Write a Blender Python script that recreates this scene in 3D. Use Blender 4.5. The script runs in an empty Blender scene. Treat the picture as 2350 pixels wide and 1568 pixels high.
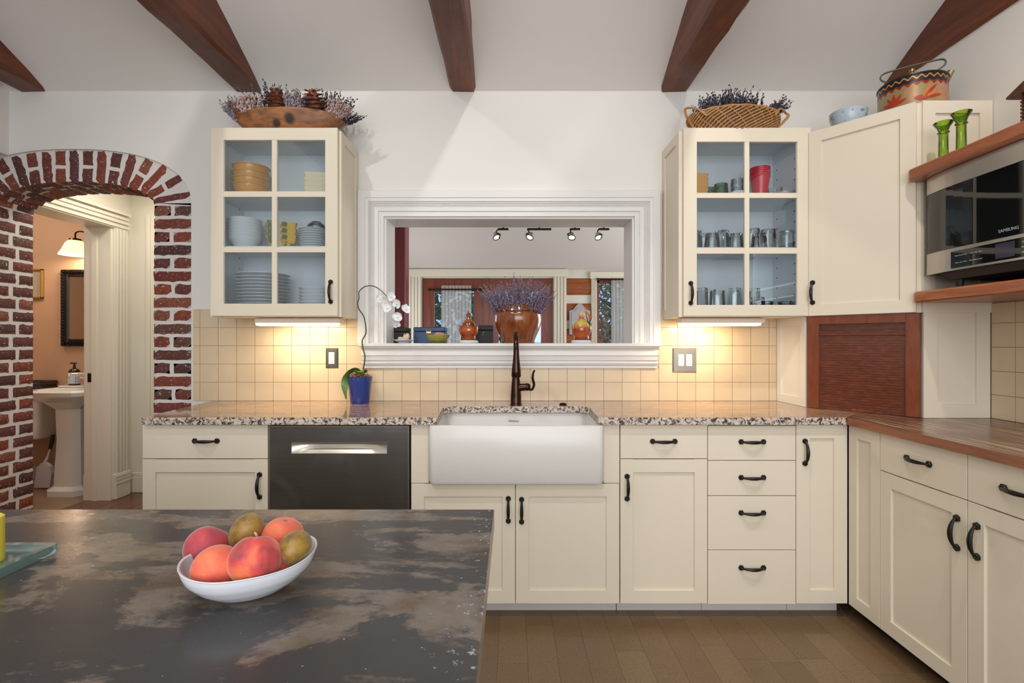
import bpy, bmesh, math, random
from mathutils import Vector, Matrix
random.seed(7)
sc = bpy.context.scene; C = sc.collection
R = math.radians; PI = math.pi
# ------------------------------------------------------------------ camera, world, lights, exposure
cam = bpy.data.cameras.new('camera'); camo = bpy.data.objects.new('camera', cam); C.objects.link(camo)
camo.location = (0, 0, 1.25); camo.rotation_euler = (R(90), R(0.0), 0)
cam.sensor_width = 36; cam.lens = 36*1130/2350; cam.clip_start = 0.03; cam.clip_end = 200
sc.camera = camo
w = bpy.data.worlds.new('sky'); sc.world = w; w.use_nodes = True
bg = w.node_tree.nodes['Background']; bg.inputs[0].default_value = (0.50, 0.66, 1.0, 1); bg.inputs[1].default_value = 1.0
vs = sc.view_settings; vs.view_transform = 'Standard'; vs.look = 'None'; vs.gamma = 1; vs.use_curve_mapping = False
vs.exposure = 0.0
sc.cycles.transparent_max_bounces = 40
def area(name, loc, rot, sx, sy, power, col=(1,1,1), spread=180):
    l = bpy.data.lights.new(name, 'AREA'); l.shape = 'RECTANGLE'; l.size = sx; l.size_y = sy; l.energy = power; l.color = col
    l.spread = R(spread)
    o = bpy.data.objects.new(name, l); C.objects.link(o); o.location = loc; o.rotation_euler = rot; return o
def spot(name, loc, target, power, col, angle=70, blend=0.6, rad=0.05):
    l = bpy.data.lights.new(name, 'SPOT'); l.energy = power; l.color = col; l.spot_size = R(angle); l.spot_blend = blend; l.shadow_soft_size = rad
    o = bpy.data.objects.new(name, l); C.objects.link(o); o.location = loc
    o.rotation_euler = (Vector(target)-Vector(loc)).to_track_quat('-Z', 'Y').to_euler(); return o
area('rear_window_daylight', (0.2, -2.45, 1.75), (R(95), 0, 0), 3.4, 1.9, 98, (0.985, 0.985, 0.975))
area('skylight_daylight', (-0.9, -0.9, 3.62), (R(-12), 0, 0), 1.5, 1.1, 40, (0.985, 0.985, 0.975))
area('living_room_fill', (2.5, 4.7, 1.5), (0, R(90), 0), 1.6, 2.4, 52, (1.0, 0.99, 0.97))  # unseen fill added to brighten the living room; right wall has no window
area('living_room_left_fill', (-1.78, 5.3, 1.3), (0, R(-90), 0), 1.2, 1.6, 22, (1.0, 0.99, 0.97))  # added fill from the solid left wall, lifts the living room
area('bathroom_fill', (-4.1, 3.5, 2.7), (0, 0, 0), 0.5, 0.5, 11, (1.0, 0.86, 0.7))  # fill added because the bathroom walls came out dark; no fixture here
area('hall_fill', (-2.6, 3.55, 2.55), (0, 0, 0), 0.4, 0.4, 11, (1.0, 0.94, 0.84))  # invented fill overhead to light the hall, not a lamp of the house
CANS = [(-1.35, 0.95, 3.57), (0.2, 0.95, 3.57), (1.15, 0.95, 3.57)]
for i, (p, t, e) in enumerate(zip(CANS, [(-1.1, 2.6, 0.9), (0.1, 2.7, 1.1), (1.45, 2.3, 0.8)], (62, 62, 85))):
    spot('ceiling_can_beam', (p[0], p[1], p[2]-0.09), t, e, (1.0, 0.95, 0.87), 95, 0.75, 0.045)

# ------------------------------------------------------------------ mesh helpers
class MB:
    def __init__(s): s.v = []; s.f = []; s.s = []
    def add(s, vs, fs, sm=False):
        o = len(s.v); s.v += [tuple(v) for v in vs]; s.f += [tuple(i+o for i in f) for f in fs]; s.s += [sm]*len(fs); return s
    def box(s, x0, x1, y0, y1, z0, z1):
        vs = [(x, y, z) for x in (x0, x1) for y in (y0, y1) for z in (z0, z1)]
        return s.add(vs, [(0,1,3,2), (4,6,7,5), (0,4,5,1), (2,3,7,6), (0,2,6,4), (1,5,7,3)])
    def bbox(s, x0, x1, y0, y1, z0, z1, b=0.003, seg=1):
        bm = bmesh.new(); bmesh.ops.create_cube(bm, size=1)
        for v in bm.verts:
            v.co = ((x0+x1)/2+v.co.x*(x1-x0), (y0+y1)/2+v.co.y*(y1-y0), (z0+z1)/2+v.co.z*(z1-z0))
        bmesh.ops.bevel(bm, geom=list(bm.edges), offset=b, segments=seg, affect='EDGES', profile=0.5)
        bm.verts.index_update()
        s.add([v.co[:] for v in bm.verts], [[v.index for v in f.verts] for f in bm.faces], seg > 1); bm.free(); return s
    def loft(s, rings, caps=True, sm=True, closed=True):
        n = len(rings[0]); vs = [p for r in rings for p in r]; fs = []
        m = n if closed else n-1
        for i in range(len(rings)-1):
            for j in range(m):
                k = (j+1) % n
                fs.append((i*n+j, i*n+k, (i+1)*n+k, (i+1)*n+j))
        s.add(vs, fs, sm)
        if caps:
            o = len(s.v)-len(vs)
            s.f.append(tuple(o+j for j in reversed(range(n)))); s.s.append(False)
            s.f.append(tuple(o+(len(rings)-1)*n+j for j in range(n))); s.s.append(False)
        return s
    def lathe(s, prof, c=(0,0,0), seg=24, sx=1, sy=1, caps=True, fl=None):
        rings = []
        for r, z in prof:
            r = max(r, 1e-5)
            ring = []
            for j in range(seg):
                a = 2*PI*j/seg; q = fl(a, z) if fl else 1
                ring.append((c[0]+r*q*sx*math.cos(a), c[1]+r*q*sy*math.sin(a), c[2]+z))
            rings.append(ring)
        return s.loft(rings, caps)
    def tube(s, path, rad, seg=8, caps=True, flat=1.0):
        path = [Vector(p) for p in path]; n = len(path)
        if not isinstance(rad, (list, tuple)): rad = [rad]*n
        up = Vector((0, 0, 1)); rings = []; prev = None
        for i, p in enumerate(path):
            d = (path[min(i+1, n-1)]-path[max(i-1, 0)]).normalized()
            if prev is None:
                a = up if abs(d.z) < 0.9 else Vector((0, 1, 0)); u = d.cross(a).normalized()
            else:
                u = prev-d*prev.dot(d)
                u = u.normalized() if u.length > 1e-6 else d.orthogonal().normalized()
            v = d.cross(u); prev = u
            rings.append([p+(u*math.cos(2*PI*j/seg)+v*math.sin(2*PI*j/seg)*flat)*rad[i] for j in range(seg)])
        return s.loft(rings, caps)
    def cyl(s, a, b, r, r2=None, seg=16): return s.tube([a, b], [r, r if r2 is None else r2], seg)
    def ico(s, c, r, sub=1, sc3=(1,1,1), rot=None, jit=0):
        bm = bmesh.new(); bmesh.ops.create_icosphere(bm, subdivisions=sub, radius=1)
        out = []
        for v in bm.verts:
            q = Vector((v.co.x*sc3[0], v.co.y*sc3[1], v.co.z*sc3[2]))*r
            if jit: q *= 1+random.uniform(-jit, jit)
            if rot: q = rot @ q
            out.append(q+Vector(c))
        bm.verts.index_update()
        s.add(out, [[v.index for v in f.verts] for f in bm.faces], True); bm.free(); return s
    def prism(s, poly, z0, z1):     # poly (x, y) counter-clockwise
        n = len(poly); vs = [(x, y, z0) for x, y in poly]+[(x, y, z1) for x, y in poly]
        fs = [tuple(reversed(range(n))), tuple(range(n, 2*n))]+[(i, (i+1) % n, n+(i+1) % n, n+i) for i in range(n)]
        return s.add(vs, fs)
    def prismy(s, poly, y0, y1):    # poly (x, z), counter-clockwise as seen from -y
        n = len(poly); vs = [(x, y0, z) for x, z in poly]+[(x, y1, z) for x, z in poly]
        fs = [tuple(range(n)), tuple(reversed(range(n, 2*n)))]+[((i+1) % n, i, n+i, n+(i+1) % n) for i in range(n)]
        return s.add(vs, fs)
    def T(s, m): s.v = [tuple(m @ Vector(v)) for v in s.v]; return s
def rr(x0, x1, y0, y1, r, z, n=5):
    out = []
    for cx, cy, a0 in ((x1-r, y0+r, -90), (x1-r, y1-r, 0), (x0+r, y1-r, 90), (x0+r, y0+r, 180)):
        for k in range(n+1):
            a = R(a0+90*k/n); out.append((cx+r*math.cos(a), cy+r*math.sin(a), z))
    return out
def bez(pts, n=8):
    pts = [Vector(p) for p in pts]; out = []
    P = [pts[0]*2-pts[1]]+pts+[pts[-1]*2-pts[-2]]
    for i in range(1, len(P)-2):
        for k in range(n):
            t = k/n; a, b, c, d = P[i-1], P[i], P[i+1], P[i+2]
            out.append(0.5*((2*b)+(c-a)*t+(2*a-5*b+4*c-d)*t*t+(3*b-a-3*c+d)*t*t*t))
    out.append(pts[-1]); return out
WL = {}
def tag(o, label=None, cat=None, group=None, kind=None):
    if label: o['label'] = label
    if cat: o['category'] = cat
    if group: o['group'] = group
    if kind: o['kind'] = kind
    return o
def thing(name, label, cat, loc=(0,0,0), group=None, kind=None):
    o = bpy.data.objects.new(name, None); C.objects.link(o); o.location = loc; o.empty_display_size = 0.05
    WL[o.name] = Vector(loc); return tag(o, label, cat, group, kind)
def mkmesh(name, mb, m, off=Vector((0,0,0))):
    me = bpy.data.meshes.new(name)
    me.from_pydata([(v[0]-off.x, v[1]-off.y, v[2]-off.z) for v in mb.v], [], mb.f)
    me.polygons.foreach_set('use_smooth', mb.s); me.update()
    if any(mb.s): me.set_sharp_from_angle(angle=R(38))
    if m: me.materials.append(m)
    return me
def obj(name, mb, m, parent=None, local=False, label=None, origin=False):
    off = Vector((0,0,0))
    if parent is not None and not local: off = WL[parent.name]
    if parent is None and origin:
        xs = [v[0] for v in mb.v]; ys = [v[1] for v in mb.v]
        off = Vector(((min(xs)+max(xs))/2, (min(ys)+max(ys))/2, min(v[2] for v in mb.v)))
    o = bpy.data.objects.new(name, mkmesh(name, mb, m, off)); C.objects.link(o)
    if parent is not None: o.parent = parent; WL[o.name] = WL[parent.name]
    else:
        o.location = off; WL[o.name] = off
    if label: o['label'] = label
    return o
def struct(name, mb, m, parent=None):
    o = obj(name, mb, m, parent); o['kind'] = 'structure'; return o
def solo(name, mb, m, label, cat, group=None, kind=None): return tag(obj(name, mb, m, origin=True), label, cat, group, kind)
def inst(name, me, parent=None, mat4=None, loc=None):
    o = bpy.data.objects.new(name, me); C.objects.link(o)
    W = mat4 if mat4 is not None else Matrix.Translation(Vector(loc))
    if parent is not None:
        o.parent = parent; W = Matrix.Translation(-WL[parent.name]) @ W
    o.matrix_basis = W; WL[o.name] = W.translation.copy(); return o
def text(name, body, size, m, W, parent, shear=0, ext=0.0003):
    c = bpy.data.curves.new(name, 'FONT'); c.body = body; c.size = size; c.align_x = 'CENTER'; c.align_y = 'CENTER'; c.extrude = ext; c.shear = shear
    c.materials.append(m)
    tmp = bpy.data.objects.new(name, c); me = bpy.data.meshes.new_from_object(tmp); bpy.data.objects.remove(tmp)
    if not me.materials: me.materials.append(m)
    o = bpy.data.objects.new(name, me); C.objects.link(o); o.parent = parent
    o.matrix_basis = Matrix.Translation(-WL[parent.name]) @ W; return o
def F(x, y, th):    # local frame: x along the front, y into the body, z up
    return Matrix.Translation((x, y, 0)) @ Matrix.Rotation(th, 4, 'Z')
def X(px, D): return (px-1175)*D/1130
def Z(py, D): return 1.25-(py-784)*D/1130

# ------------------------------------------------------------------ materials
def lin(h):
    h = h.lstrip('#'); out = []
    for i in (0, 2, 4):
        c = int(h[i:i+2], 16)/255; out.append(c/12.92 if c <= 0.04045 else ((c+0.055)/1.055)**2.4)
    return (*out, 1)
class N:
    def __init__(s, name):
        s.m = bpy.data.materials.new(name); s.m.use_nodes = True; s.t = s.m.node_tree; s.b = s.t.nodes['Principled BSDF']
    def n(s, typ, ins=None, **kw):
        nd = s.t.nodes.new(typ)
        for k, v in kw.items(): setattr(nd, k, v)
        for k, v in (ins or {}).items(): s.set(nd, k, v)
        return nd
    def set(s, nd, k, v):
        i = nd.inputs[k]
        if hasattr(v, 'is_linked') or isinstance(v, bpy.types.NodeSocket): s.t.links.new(v, i)
        else: i.default_value = v
    def P(s, **kw):
        for k, v in kw.items(): s.set(s.b, k.replace('_', ' '), v)
        return s
    def co(s, scale=(1,1,1), rot=(0,0,0), kind='Object'):
        tc = s.n('ShaderNodeTexCoord'); mp = s.n('ShaderNodeMapping', {'Scale': scale, 'Rotation': rot})
        s.t.links.new(tc.outputs[kind], mp.inputs[0]); return mp.outputs[0]
    def geo(s, scale=(1,1,1)):
        g = s.n('ShaderNodeNewGeometry'); mp = s.n('ShaderNodeMapping', {'Scale': scale})
        s.t.links.new(g.outputs['Position'], mp.inputs[0]); return mp.outputs[0]
    def noise(s, vec, scale=5, detail=4, rough=0.5, dist=0):
        return s.n('ShaderNodeTexNoise', {'Vector': vec, 'Scale': scale, 'Detail': detail, 'Roughness': rough, 'Distortion': dist}).outputs[0]
    def ramp(s, fac, stops, interp='LINEAR'):
        nd = s.n('ShaderNodeValToRGB', {'Fac': fac}); cr = nd.color_ramp; cr.interpolation = interp
        while len(cr.elements) < len(stops): cr.elements.new(0.5)
        for e, (p, c) in zip(cr.elements, stops): e.position = p; e.color = c if not isinstance(c, (int, float)) else (c, c, c, 1)
        return nd.outputs[0]
    def mix(s, fac, a, b, mode='MIX'):
        nd = s.n('ShaderNodeMix', data_type='RGBA', blend_type=mode)
        s.set(nd, 0, fac); s.set(nd, 6, a); s.set(nd, 7, b); return nd.outputs[2]
    def math(s, op, a, b=0.5, c=None):
        nd = s.n('ShaderNodeMath', operation=op); s.set(nd, 0, a); s.set(nd, 1, b)
        if c is not None: s.set(nd, 2, c)
        return nd.outputs[0]
    def rnd(s): return s.n('ShaderNodeObjectInfo').outputs['Random']
    def bump(s, h, strength=0.2, dist=0.002):
        nd = s.n('ShaderNodeBump', {'Height': h, 'Strength': strength, 'Distance': dist}); s.set(s.b, 'Normal', nd.outputs[0]); return s
def plain(name, h, rough=0.5, metal=0, bump=0, bscale=60, **kw):
    a = N(name); a.P(Base_Color=lin(h), Roughness=rough, Metallic=metal)
    for k, v in kw.items(): a.set(a.b, k.replace('_', ' '), v)
    if bump: a.bump(a.noise(a.co(), bscale, 3), bump)
    return a.m
def wood(name, c1, c2, stretch=(1, 12, 12), rough=0.4, scale=4, c3=None, use_rnd=True, bump=0.15, coat=0.0):
    a = N(name); v = a.co(stretch)
    if use_rnd:
        r = a.rnd(); cv = a.n('ShaderNodeCombineXYZ', {'X': a.math('MULTIPLY', r, 37.0), 'Y': a.math('MULTIPLY', r, 91.0), 'Z': r})
        v = a.n('ShaderNodeVectorMath', {0: v, 1: cv.outputs[0]}, operation='ADD').outputs[0]
    n1 = a.noise(v, scale, 5, 0.6, 0.6); n2 = a.noise(v, scale*4.5, 3, 0.6)
    st = [(0.3, lin(c2)), (0.55, lin(c1)), (0.75, lin(c3 or c1))]
    col = a.mix(0.35, a.ramp(n1, st), a.ramp(n2, [(0.35, lin(c2)), (0.65, lin(c1))]))
    a.P(Base_Color=col, Roughness=rough, Coat_Weight=coat, Coat_Roughness=0.15); a.bump(n2, bump, 0.001); return a.m
def glass(name, tint=(0.93, 0.97, 0.96, 1), power=1.0, rough=0.0, edge=None):
    a = N(name); a.t.nodes.remove(a.b)
    tr = a.n('ShaderNodeBsdfTransparent', {'Color': tint}); gl = a.n('ShaderNodeBsdfGlossy', {'Color': (1,1,1,1), 'Roughness': rough})
    fr = a.n('ShaderNodeFresnel', {'IOR': 1.45}); f = a.math('MULTIPLY', fr.outputs[0], power)
    sh = a.n('ShaderNodeMixShader', {0: f, 1: tr.outputs[0], 2: gl.outputs[0]})
    if edge:
        lw = a.n('ShaderNodeLayerWeight', {'Blend': 0.45}); tr2 = a.n('ShaderNodeBsdfTransparent', {'Color': edge})
        s1 = a.n('ShaderNodeMixShader', {0: lw.outputs['Facing'], 1: tr.outputs[0], 2: tr2.outputs[0]})
        a.t.links.new(s1.outputs[0], sh.inputs[1])
    a.t.links.new(sh.outputs[0], a.t.nodes['Material Output'].inputs[0]); return a.m
def emit(name, h, strength, base=None):
    a = N(name); a.P(Base_Color=lin(base or h), Emission_Color=lin(h), Emission_Strength=strength, Roughness=0.6); return a.m
M = {}
a = N('plaster'); v = a.geo(); a.P(Base_Color=a.mix(a.noise(v, 1.2, 3), lin('e6e4df'), lin('dfdcd6')), Roughness=0.75); a.bump(a.noise(v, 9, 5, 0.6), 0.25, 0.004); M['plaster'] = a.m
a = N('ceiling_plaster'); v = a.geo(); a.P(Base_Color=a.mix(a.noise(v, 1.5, 3), lin('eae8e4'), lin('e4e1dc')), Roughness=0.8); a.bump(a.noise(v, 14, 5, 0.6), 0.3, 0.004); M['ceil'] = a.m
M['white_trim'] = plain('white_trim_paint', 'dfdedb', 0.38)
a = N('cream_cabinet_paint'); a.P(Base_Color=a.mix(a.noise(a.geo(), 2.0, 2), lin('e0d6c3'), lin('dbd0bc')), Roughness=0.42); M['cream'] = a.m
M['cab_in'] = plain('cabinet_interior', 'dce2e6', 0.5)
M['cream_trim'] = plain('hall_cream_paint', 'd8d1c0', 0.4)
M['toe'] = plain('toe_kick_paint', 'd3cfc9', 0.45)
M['iron'] = plain('black_iron', '26251f', 0.38, 0.6, 0.3, 120)
M['dark'] = plain('dark_gap', '191715', 0.6)
M['steel'] = plain('brushed_steel', 'bdb7ad', 0.28, 1.0)
a = N('dark_stainless'); v = a.co((1, 1, 1)); n1 = a.noise(a.co((0.4, 1, 60)), 6, 3); sm = a.ramp(a.noise(v, 5, 4, 0.6, 0.8), [(0.5, 0.36), (0.72, 0.5)])
a.P(Base_Color=a.mix(n1, lin('6d6c6c'), lin('838282')), Metallic=1.0, Roughness=sm); M['dsteel'] = a.m
M['chrome'] = plain('chrome', 'd8d8d8', 0.08, 1.0)
M['bronze'] = plain('oil_rubbed_bronze', '3c2a22', 0.2, 0.85)
M['porc'] = plain('white_fireclay', 'd6d3ce', 0.28, Coat_Weight=0.12, Coat_Roughness=0.1)
M['dish'] = plain('white_dish_glaze', 'd4d7dc', 0.15)
M['bathporc'] = plain('bathroom_porcelain', 'e0dfd9', 0.12)
a = N('mortar'); a.P(Base_Color=a.mix(a.noise(a.geo(), 14, 4), lin('d6cfca'), lin('e4dfdb')), Roughness=0.9); a.bump(a.noise(a.geo(), 45, 4), 0.5, 0.004); M['mortar'] = a.m
a = N('brick_clay'); v = a.geo(); r = a.rnd()
base = a.ramp(r, [(0.0, lin('4d3531')), (0.18, lin('7a3a2e')), (0.36, lin('5e3a3a')), (0.54, lin('96482f')), (0.72, lin('6f3a33')), (0.86, lin('5d4638')), (1.0, lin('9c5840'))])
base = a.mix(a.ramp(a.noise(v, 40, 4), [(0.35, 0.0), (0.7, 0.55)]), base, lin('4a2522'))
sp = a.ramp(a.noise(v, 95, 3, 0.55), [(0.645, 0.0), (0.68, 1.0)]); sp2 = a.ramp(a.noise(v, 24, 5, 0.7), [(0.65, 0.0), (0.69, 1.0)])
sp = a.math('MAXIMUM', sp, sp2)
a.P(Base_Color=a.mix(sp, base, lin('d8cfc9')), Roughness=0.8); a.bump(a.noise(v, 60, 4), 0.5, 0.003); M['brick'] = a.m
a = N('beige_tile'); r = a.rnd(); v = a.geo()
a.P(Base_Color=a.mix(a.noise(v, 7, 3), a.mix(r, lin('d6c1a2'), lin('dccbae')), lin('cdb797')), Roughness=0.22); a.bump(a.noise(v, 16, 3), 0.12, 0.003); M['tile'] = a.m
M['grout'] = plain('tile_grout', 'b9a88c', 0.8)
a = N('granite_counter'); v = a.geo(); vsn = a.geo((0.9, 3.2, 3.2))
top = a.ramp(a.noise(vsn, 3.2, 8, 0.68, 1.6), [(0.28, lin('5f4537')), (0.42, lin('94755d')), (0.55, lin('b8977a')), (0.7, lin('a07f67')), (0.82, lin('6b5042'))])
fl = a.ramp(a.noise(v, 85, 5, 0.7), [(0.42, 0.75), (0.5, 0.0)]); fl2 = a.ramp(a.noise(v, 55, 4, 0.65), [(0.57, 0.0), (0.66, 0.55)])
top = a.mix(a.math('MULTIPLY', fl, 0.7), top, lin('3c302b')); top = a.mix(a.math('MULTIPLY', fl2, 0.8), top, lin('dcc6b4'))
a.P(Base_Color=top, Roughness=0.07, Specular_IOR_Level=0.6); M['granite'] = a.m
a = N('granite_rough_edge'); v = a.geo(); n0 = a.noise(v, 62, 6, 0.72, 0.7)
c = a.ramp(n0, [(0.38, lin('2a2522')), (0.46, lin('5e5450')), (0.5, lin('c3b6ab')), (0.6, lin('d9c6b6')), (0.68, lin('ab8a76')), (0.78, lin('8b857f'))])
a.P(Base_Color=c, Roughness=0.35); a.bump(a.noise(v, 70, 4), 0.8, 0.006); M['granite_edge'] = a.m
M['butcher'] = wood('butcher_block', '9a5c3a', '6f3d24', (14, 1.1, 14), 0.3, 3, 'a96c48', coat=0.25)
a = N('butcher_worn_top'); v = a.geo((16, 0.9, 1)); n1 = a.noise(v, 3, 6, 0.65, 0.5); n2 = a.noise(a.geo((42, 1.0, 1)), 2.2, 5, 0.6, 0.3)
c = a.mix(0.5, a.ramp(n1, [(0.3, lin('432617')), (0.55, lin('633a27')), (0.75, lin('7d5340'))]), lin('54301f'))
wear = a.math('MULTIPLY', a.ramp(n2, [(0.48, 0.0), (0.62, 1.0)]), a.ramp(a.noise(a.geo((3, 1.5, 1)), 1.6, 3), [(0.34, 0.0), (0.54, 1.0)]))
a.P(Base_Color=a.mix(wear, c, lin('cdb092')), Roughness=0.27, Coat_Weight=0.2, Coat_Roughness=0.2); M['butcher_top'] = a.m
M['shelf_wood'] = wood('shelf_cherry', 'a8623c', '854526', (14, 1.2, 14), 0.35, 3, 'b9744a', coat=0.2)
M['beam'] = wood('stained_beam', '6e371d', '472010', (9, 1.0, 9), 0.45, 2.2, '8a4a28', bump=0.5)
M['tambour'] = wood('cherry_tambour', '6a3018', '48200e', (1.4, 10, 26), 0.3, 3, '8a4a24', coat=0.3)
M['cherry'] = wood('cherry_frame', '7a3a1a', '5f2a10', (9, 9, 2), 0.32, 3, '8a4824', coat=0.3)
M['mahog'] = wood('door_mahogany', '7b3c2c', '5c2a20', (12, 12, 1.3), 0.3, 3, '8d4b3a')
M['log'] = wood('log_wall', '9a5526', '6f3612', (1.0, 9, 9), 0.5, 3, 'b06a35')
M['redpost'] = wood('red_post', '83323a', '6b2838', (9, 9, 1), 0.35, 3, '964030')
M['hallfloor'] = wood('hall_floor_wood', '6f4430', '452a1e', (9, 0.9, 9), 0.25, 3, '85553c')
a = N('bath_floor_tile'); a.P(Base_Color=a.mix(a.noise(a.geo(), 6, 4), lin('7d624c'), lin('97795f')), Roughness=0.35); M['bathfloor'] = a.m
M['bathwall'] = plain('bath_wall_tan', 'cda98a', 0.7)
a = N('cork_floor'); v = a.geo(); r = a.rnd()
c = a.ramp(r, [(0.0, lin('624c34')), (0.25, lin('725a40')), (0.5, lin('684f37')), (0.75, lin('786146')), (1.0, lin('5c4832'))])
c = a.mix(a.ramp(a.noise(v, 120, 4, 0.7), [(0.36, 0.8), (0.5, 0.0)]), c, lin('4b3a28')); c = a.mix(a.math('MULTIPLY', a.noise(v, 9, 4), 0.4), c, lin('7d6549'))
a.P(Base_Color=c, Roughness=0.32); M['cork'] = a.m
# island top: dark zinc sheet with rusty brown blotches and chipped pale edges
a = N('weathered_zinc_top'); v = a.geo((1.0, 2.1, 1)); n1 = a.noise(v, 3.6, 9, 0.66, 0.5); n2 = a.noise(a.geo((1, 1.6, 1)), 14, 8, 0.7)
blot = a.math('ADD', n1, a.math('MULTIPLY', a.math('SUBTRACT', n2, 0.5), 0.35))
bm_ = a.ramp(blot, [(0.49, 0.0), (0.545, 0.8), (0.75, 1.0)]); c = a.mix(bm_, lin('434141'), a.ramp(a.noise(a.geo((1, 1.5, 1)), 9, 6, 0.6), [(0.35, lin('635142')), (0.52, lin('857a70')), (0.7, lin('6f5a48'))]))
rust = a.ramp(a.noise(a.geo(), 11, 7, 0.7), [(0.66, 0.0), (0.72, 0.8)]); c = a.mix(a.math('MULTIPLY', rust, bm_), c, lin('93603c'))
sep = a.n('ShaderNodeSeparateXYZ', {0: a.geo()})
ed = a.ramp(sep.outputs[0], [(0.0, 0), (1.0, 1)])
e1 = a.n('ShaderNodeMapRange', {0: sep.outputs[0], 1: -0.16, 2: -0.035, 3: 0.0, 4: 0.13}).outputs[0]
e2 = a.n('ShaderNodeMapRange', {0: sep.outputs[1], 1: 0.86, 2: 1.0, 3: 0.0, 4: 0.10}).outputs[0]
e = a.math('ADD', a.noise(a.geo((1, 1, 1)), 75, 6, 0.75), a.math('MAXIMUM', e1, e2))
chip = a.ramp(e, [(0.715, 0.0), (0.74, 1.0)])
c = a.mix(chip, c, lin('9fb2bd')); spk = a.ramp(a.noise(a.geo(), 160, 2), [(0.76, 0.0), (0.78, 1.0)]); c = a.mix(spk, c, lin('c3c7c8'))
a.P(Base_Color=c, Metallic=0.25, Roughness=a.ramp(n2, [(0.3, 0.17), (0.7, 0.3)])); a.bump(blot, 0.1, 0.002); M['zinc'] = a.m
M['zinc_edge'] = plain('zinc_edge', '9c968c', 0.4, 0.6)
M['pane'] = glass('cabinet_glass', (0.95, 0.975, 0.985, 1), 1.0)
M['clear'] = glass('clear_tumbler_glass', (0.97, 0.985, 0.985, 1), 1.5, 0.03, (0.62, 0.7, 0.72, 1))
M['greenglass'] = glass('green_tumbler_glass', (0.5, 0.72, 0.55, 1), 1.2, 0.03, (0.05, 0.25, 0.12, 1))
M['limeglass'] = glass('lime_green_glass', (0.62, 0.8, 0.2, 1), 1.6, 0.05, (0.2, 0.38, 0.03, 1))
M['blockglass'] = glass('thick_clear_glass', (0.85, 0.94, 0.92, 1), 1.4, 0.02, (0.62, 0.8, 0.78, 1))
a = N('thick_glass_block'); a.P(Base_Color=(0.55, 0.74, 0.72, 1), Roughness=0.05, Transmission_Weight=0.88, IOR=1.35, Coat_Weight=0.4); M['blockglass'] = a.m
M['mirror'] = plain('mirror_silver', 'd5d3cc', 0.03, 1.0)
# ------------------------------------------------------------------ room shell
WALL = 2.81; XR = 2.12; ZC = 2.68; CT = 0.912; SL = 0.52
floor = struct('floor', MB().box(-3.2, 2.4, -2.8, 3.0, -0.06, -0.006), M['cork'])
pw = 0.118
for i in range(24):
    x0 = -1.0+i*pw; y = 0.55-random.random()*0.5
    while y < 2.40:
        ln = random.choice((0.3, 0.45, 0.6)); y1 = min(y+ln, 2.42)
        if y1-y > 0.03: obj('plank', MB().box(x0+0.0004, x0+pw-0.0004, y+0.0004, y1-0.0004, -0.02, random.uniform(-0.0004, 0)), M['cork'], floor)
        y = y1
# ---- back wall with arch opening and pass-through
ACX = -2.51; AO, BO, ZO = 0.679, 0.318, 2.031; AI, BI, ZI = 0.4625, 0.126, 2.043
def outer(a): 
    c, s_ = math.cos(a), math.sin(a); e = 2/2.35
    return ACX+AO*math.copysign(abs(c)**e, c), ZO+BO*abs(s_)**e
def inner(a): return ACX+AI*math.cos(a), ZI+BI*math.sin(a)
OX0, OX1, OZ0, OZ1 = -0.729, 0.697, 1.222, 1.961
mb = MB(); NA = 40; th = 0.2; ZT = 2.72
for i in range(NA):
    (xa, za), (xb, zb) = outer(PI*i/NA), outer(PI*(i+1)/NA)
    mb.prismy([(xb, zb), (xa, za), (xa, ZT), (xb, ZT)], WALL, WALL+0.245)
mb.box(-3.45, ACX-AO, WALL, WALL+0.245, 0, ZT); mb.box(ACX+AO, OX0, WALL, WALL+th, 0, ZT)
mb.box(OX0, OX1, WALL, WALL+th, 0, OZ0); mb.box(OX0, OX1, WALL, WALL+th, OZ1, ZT); mb.box(OX1, XR+0.15, WALL, WALL+th, 0, ZT)
wall_back = struct('wall_back', mb, M['plaster'])
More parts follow.
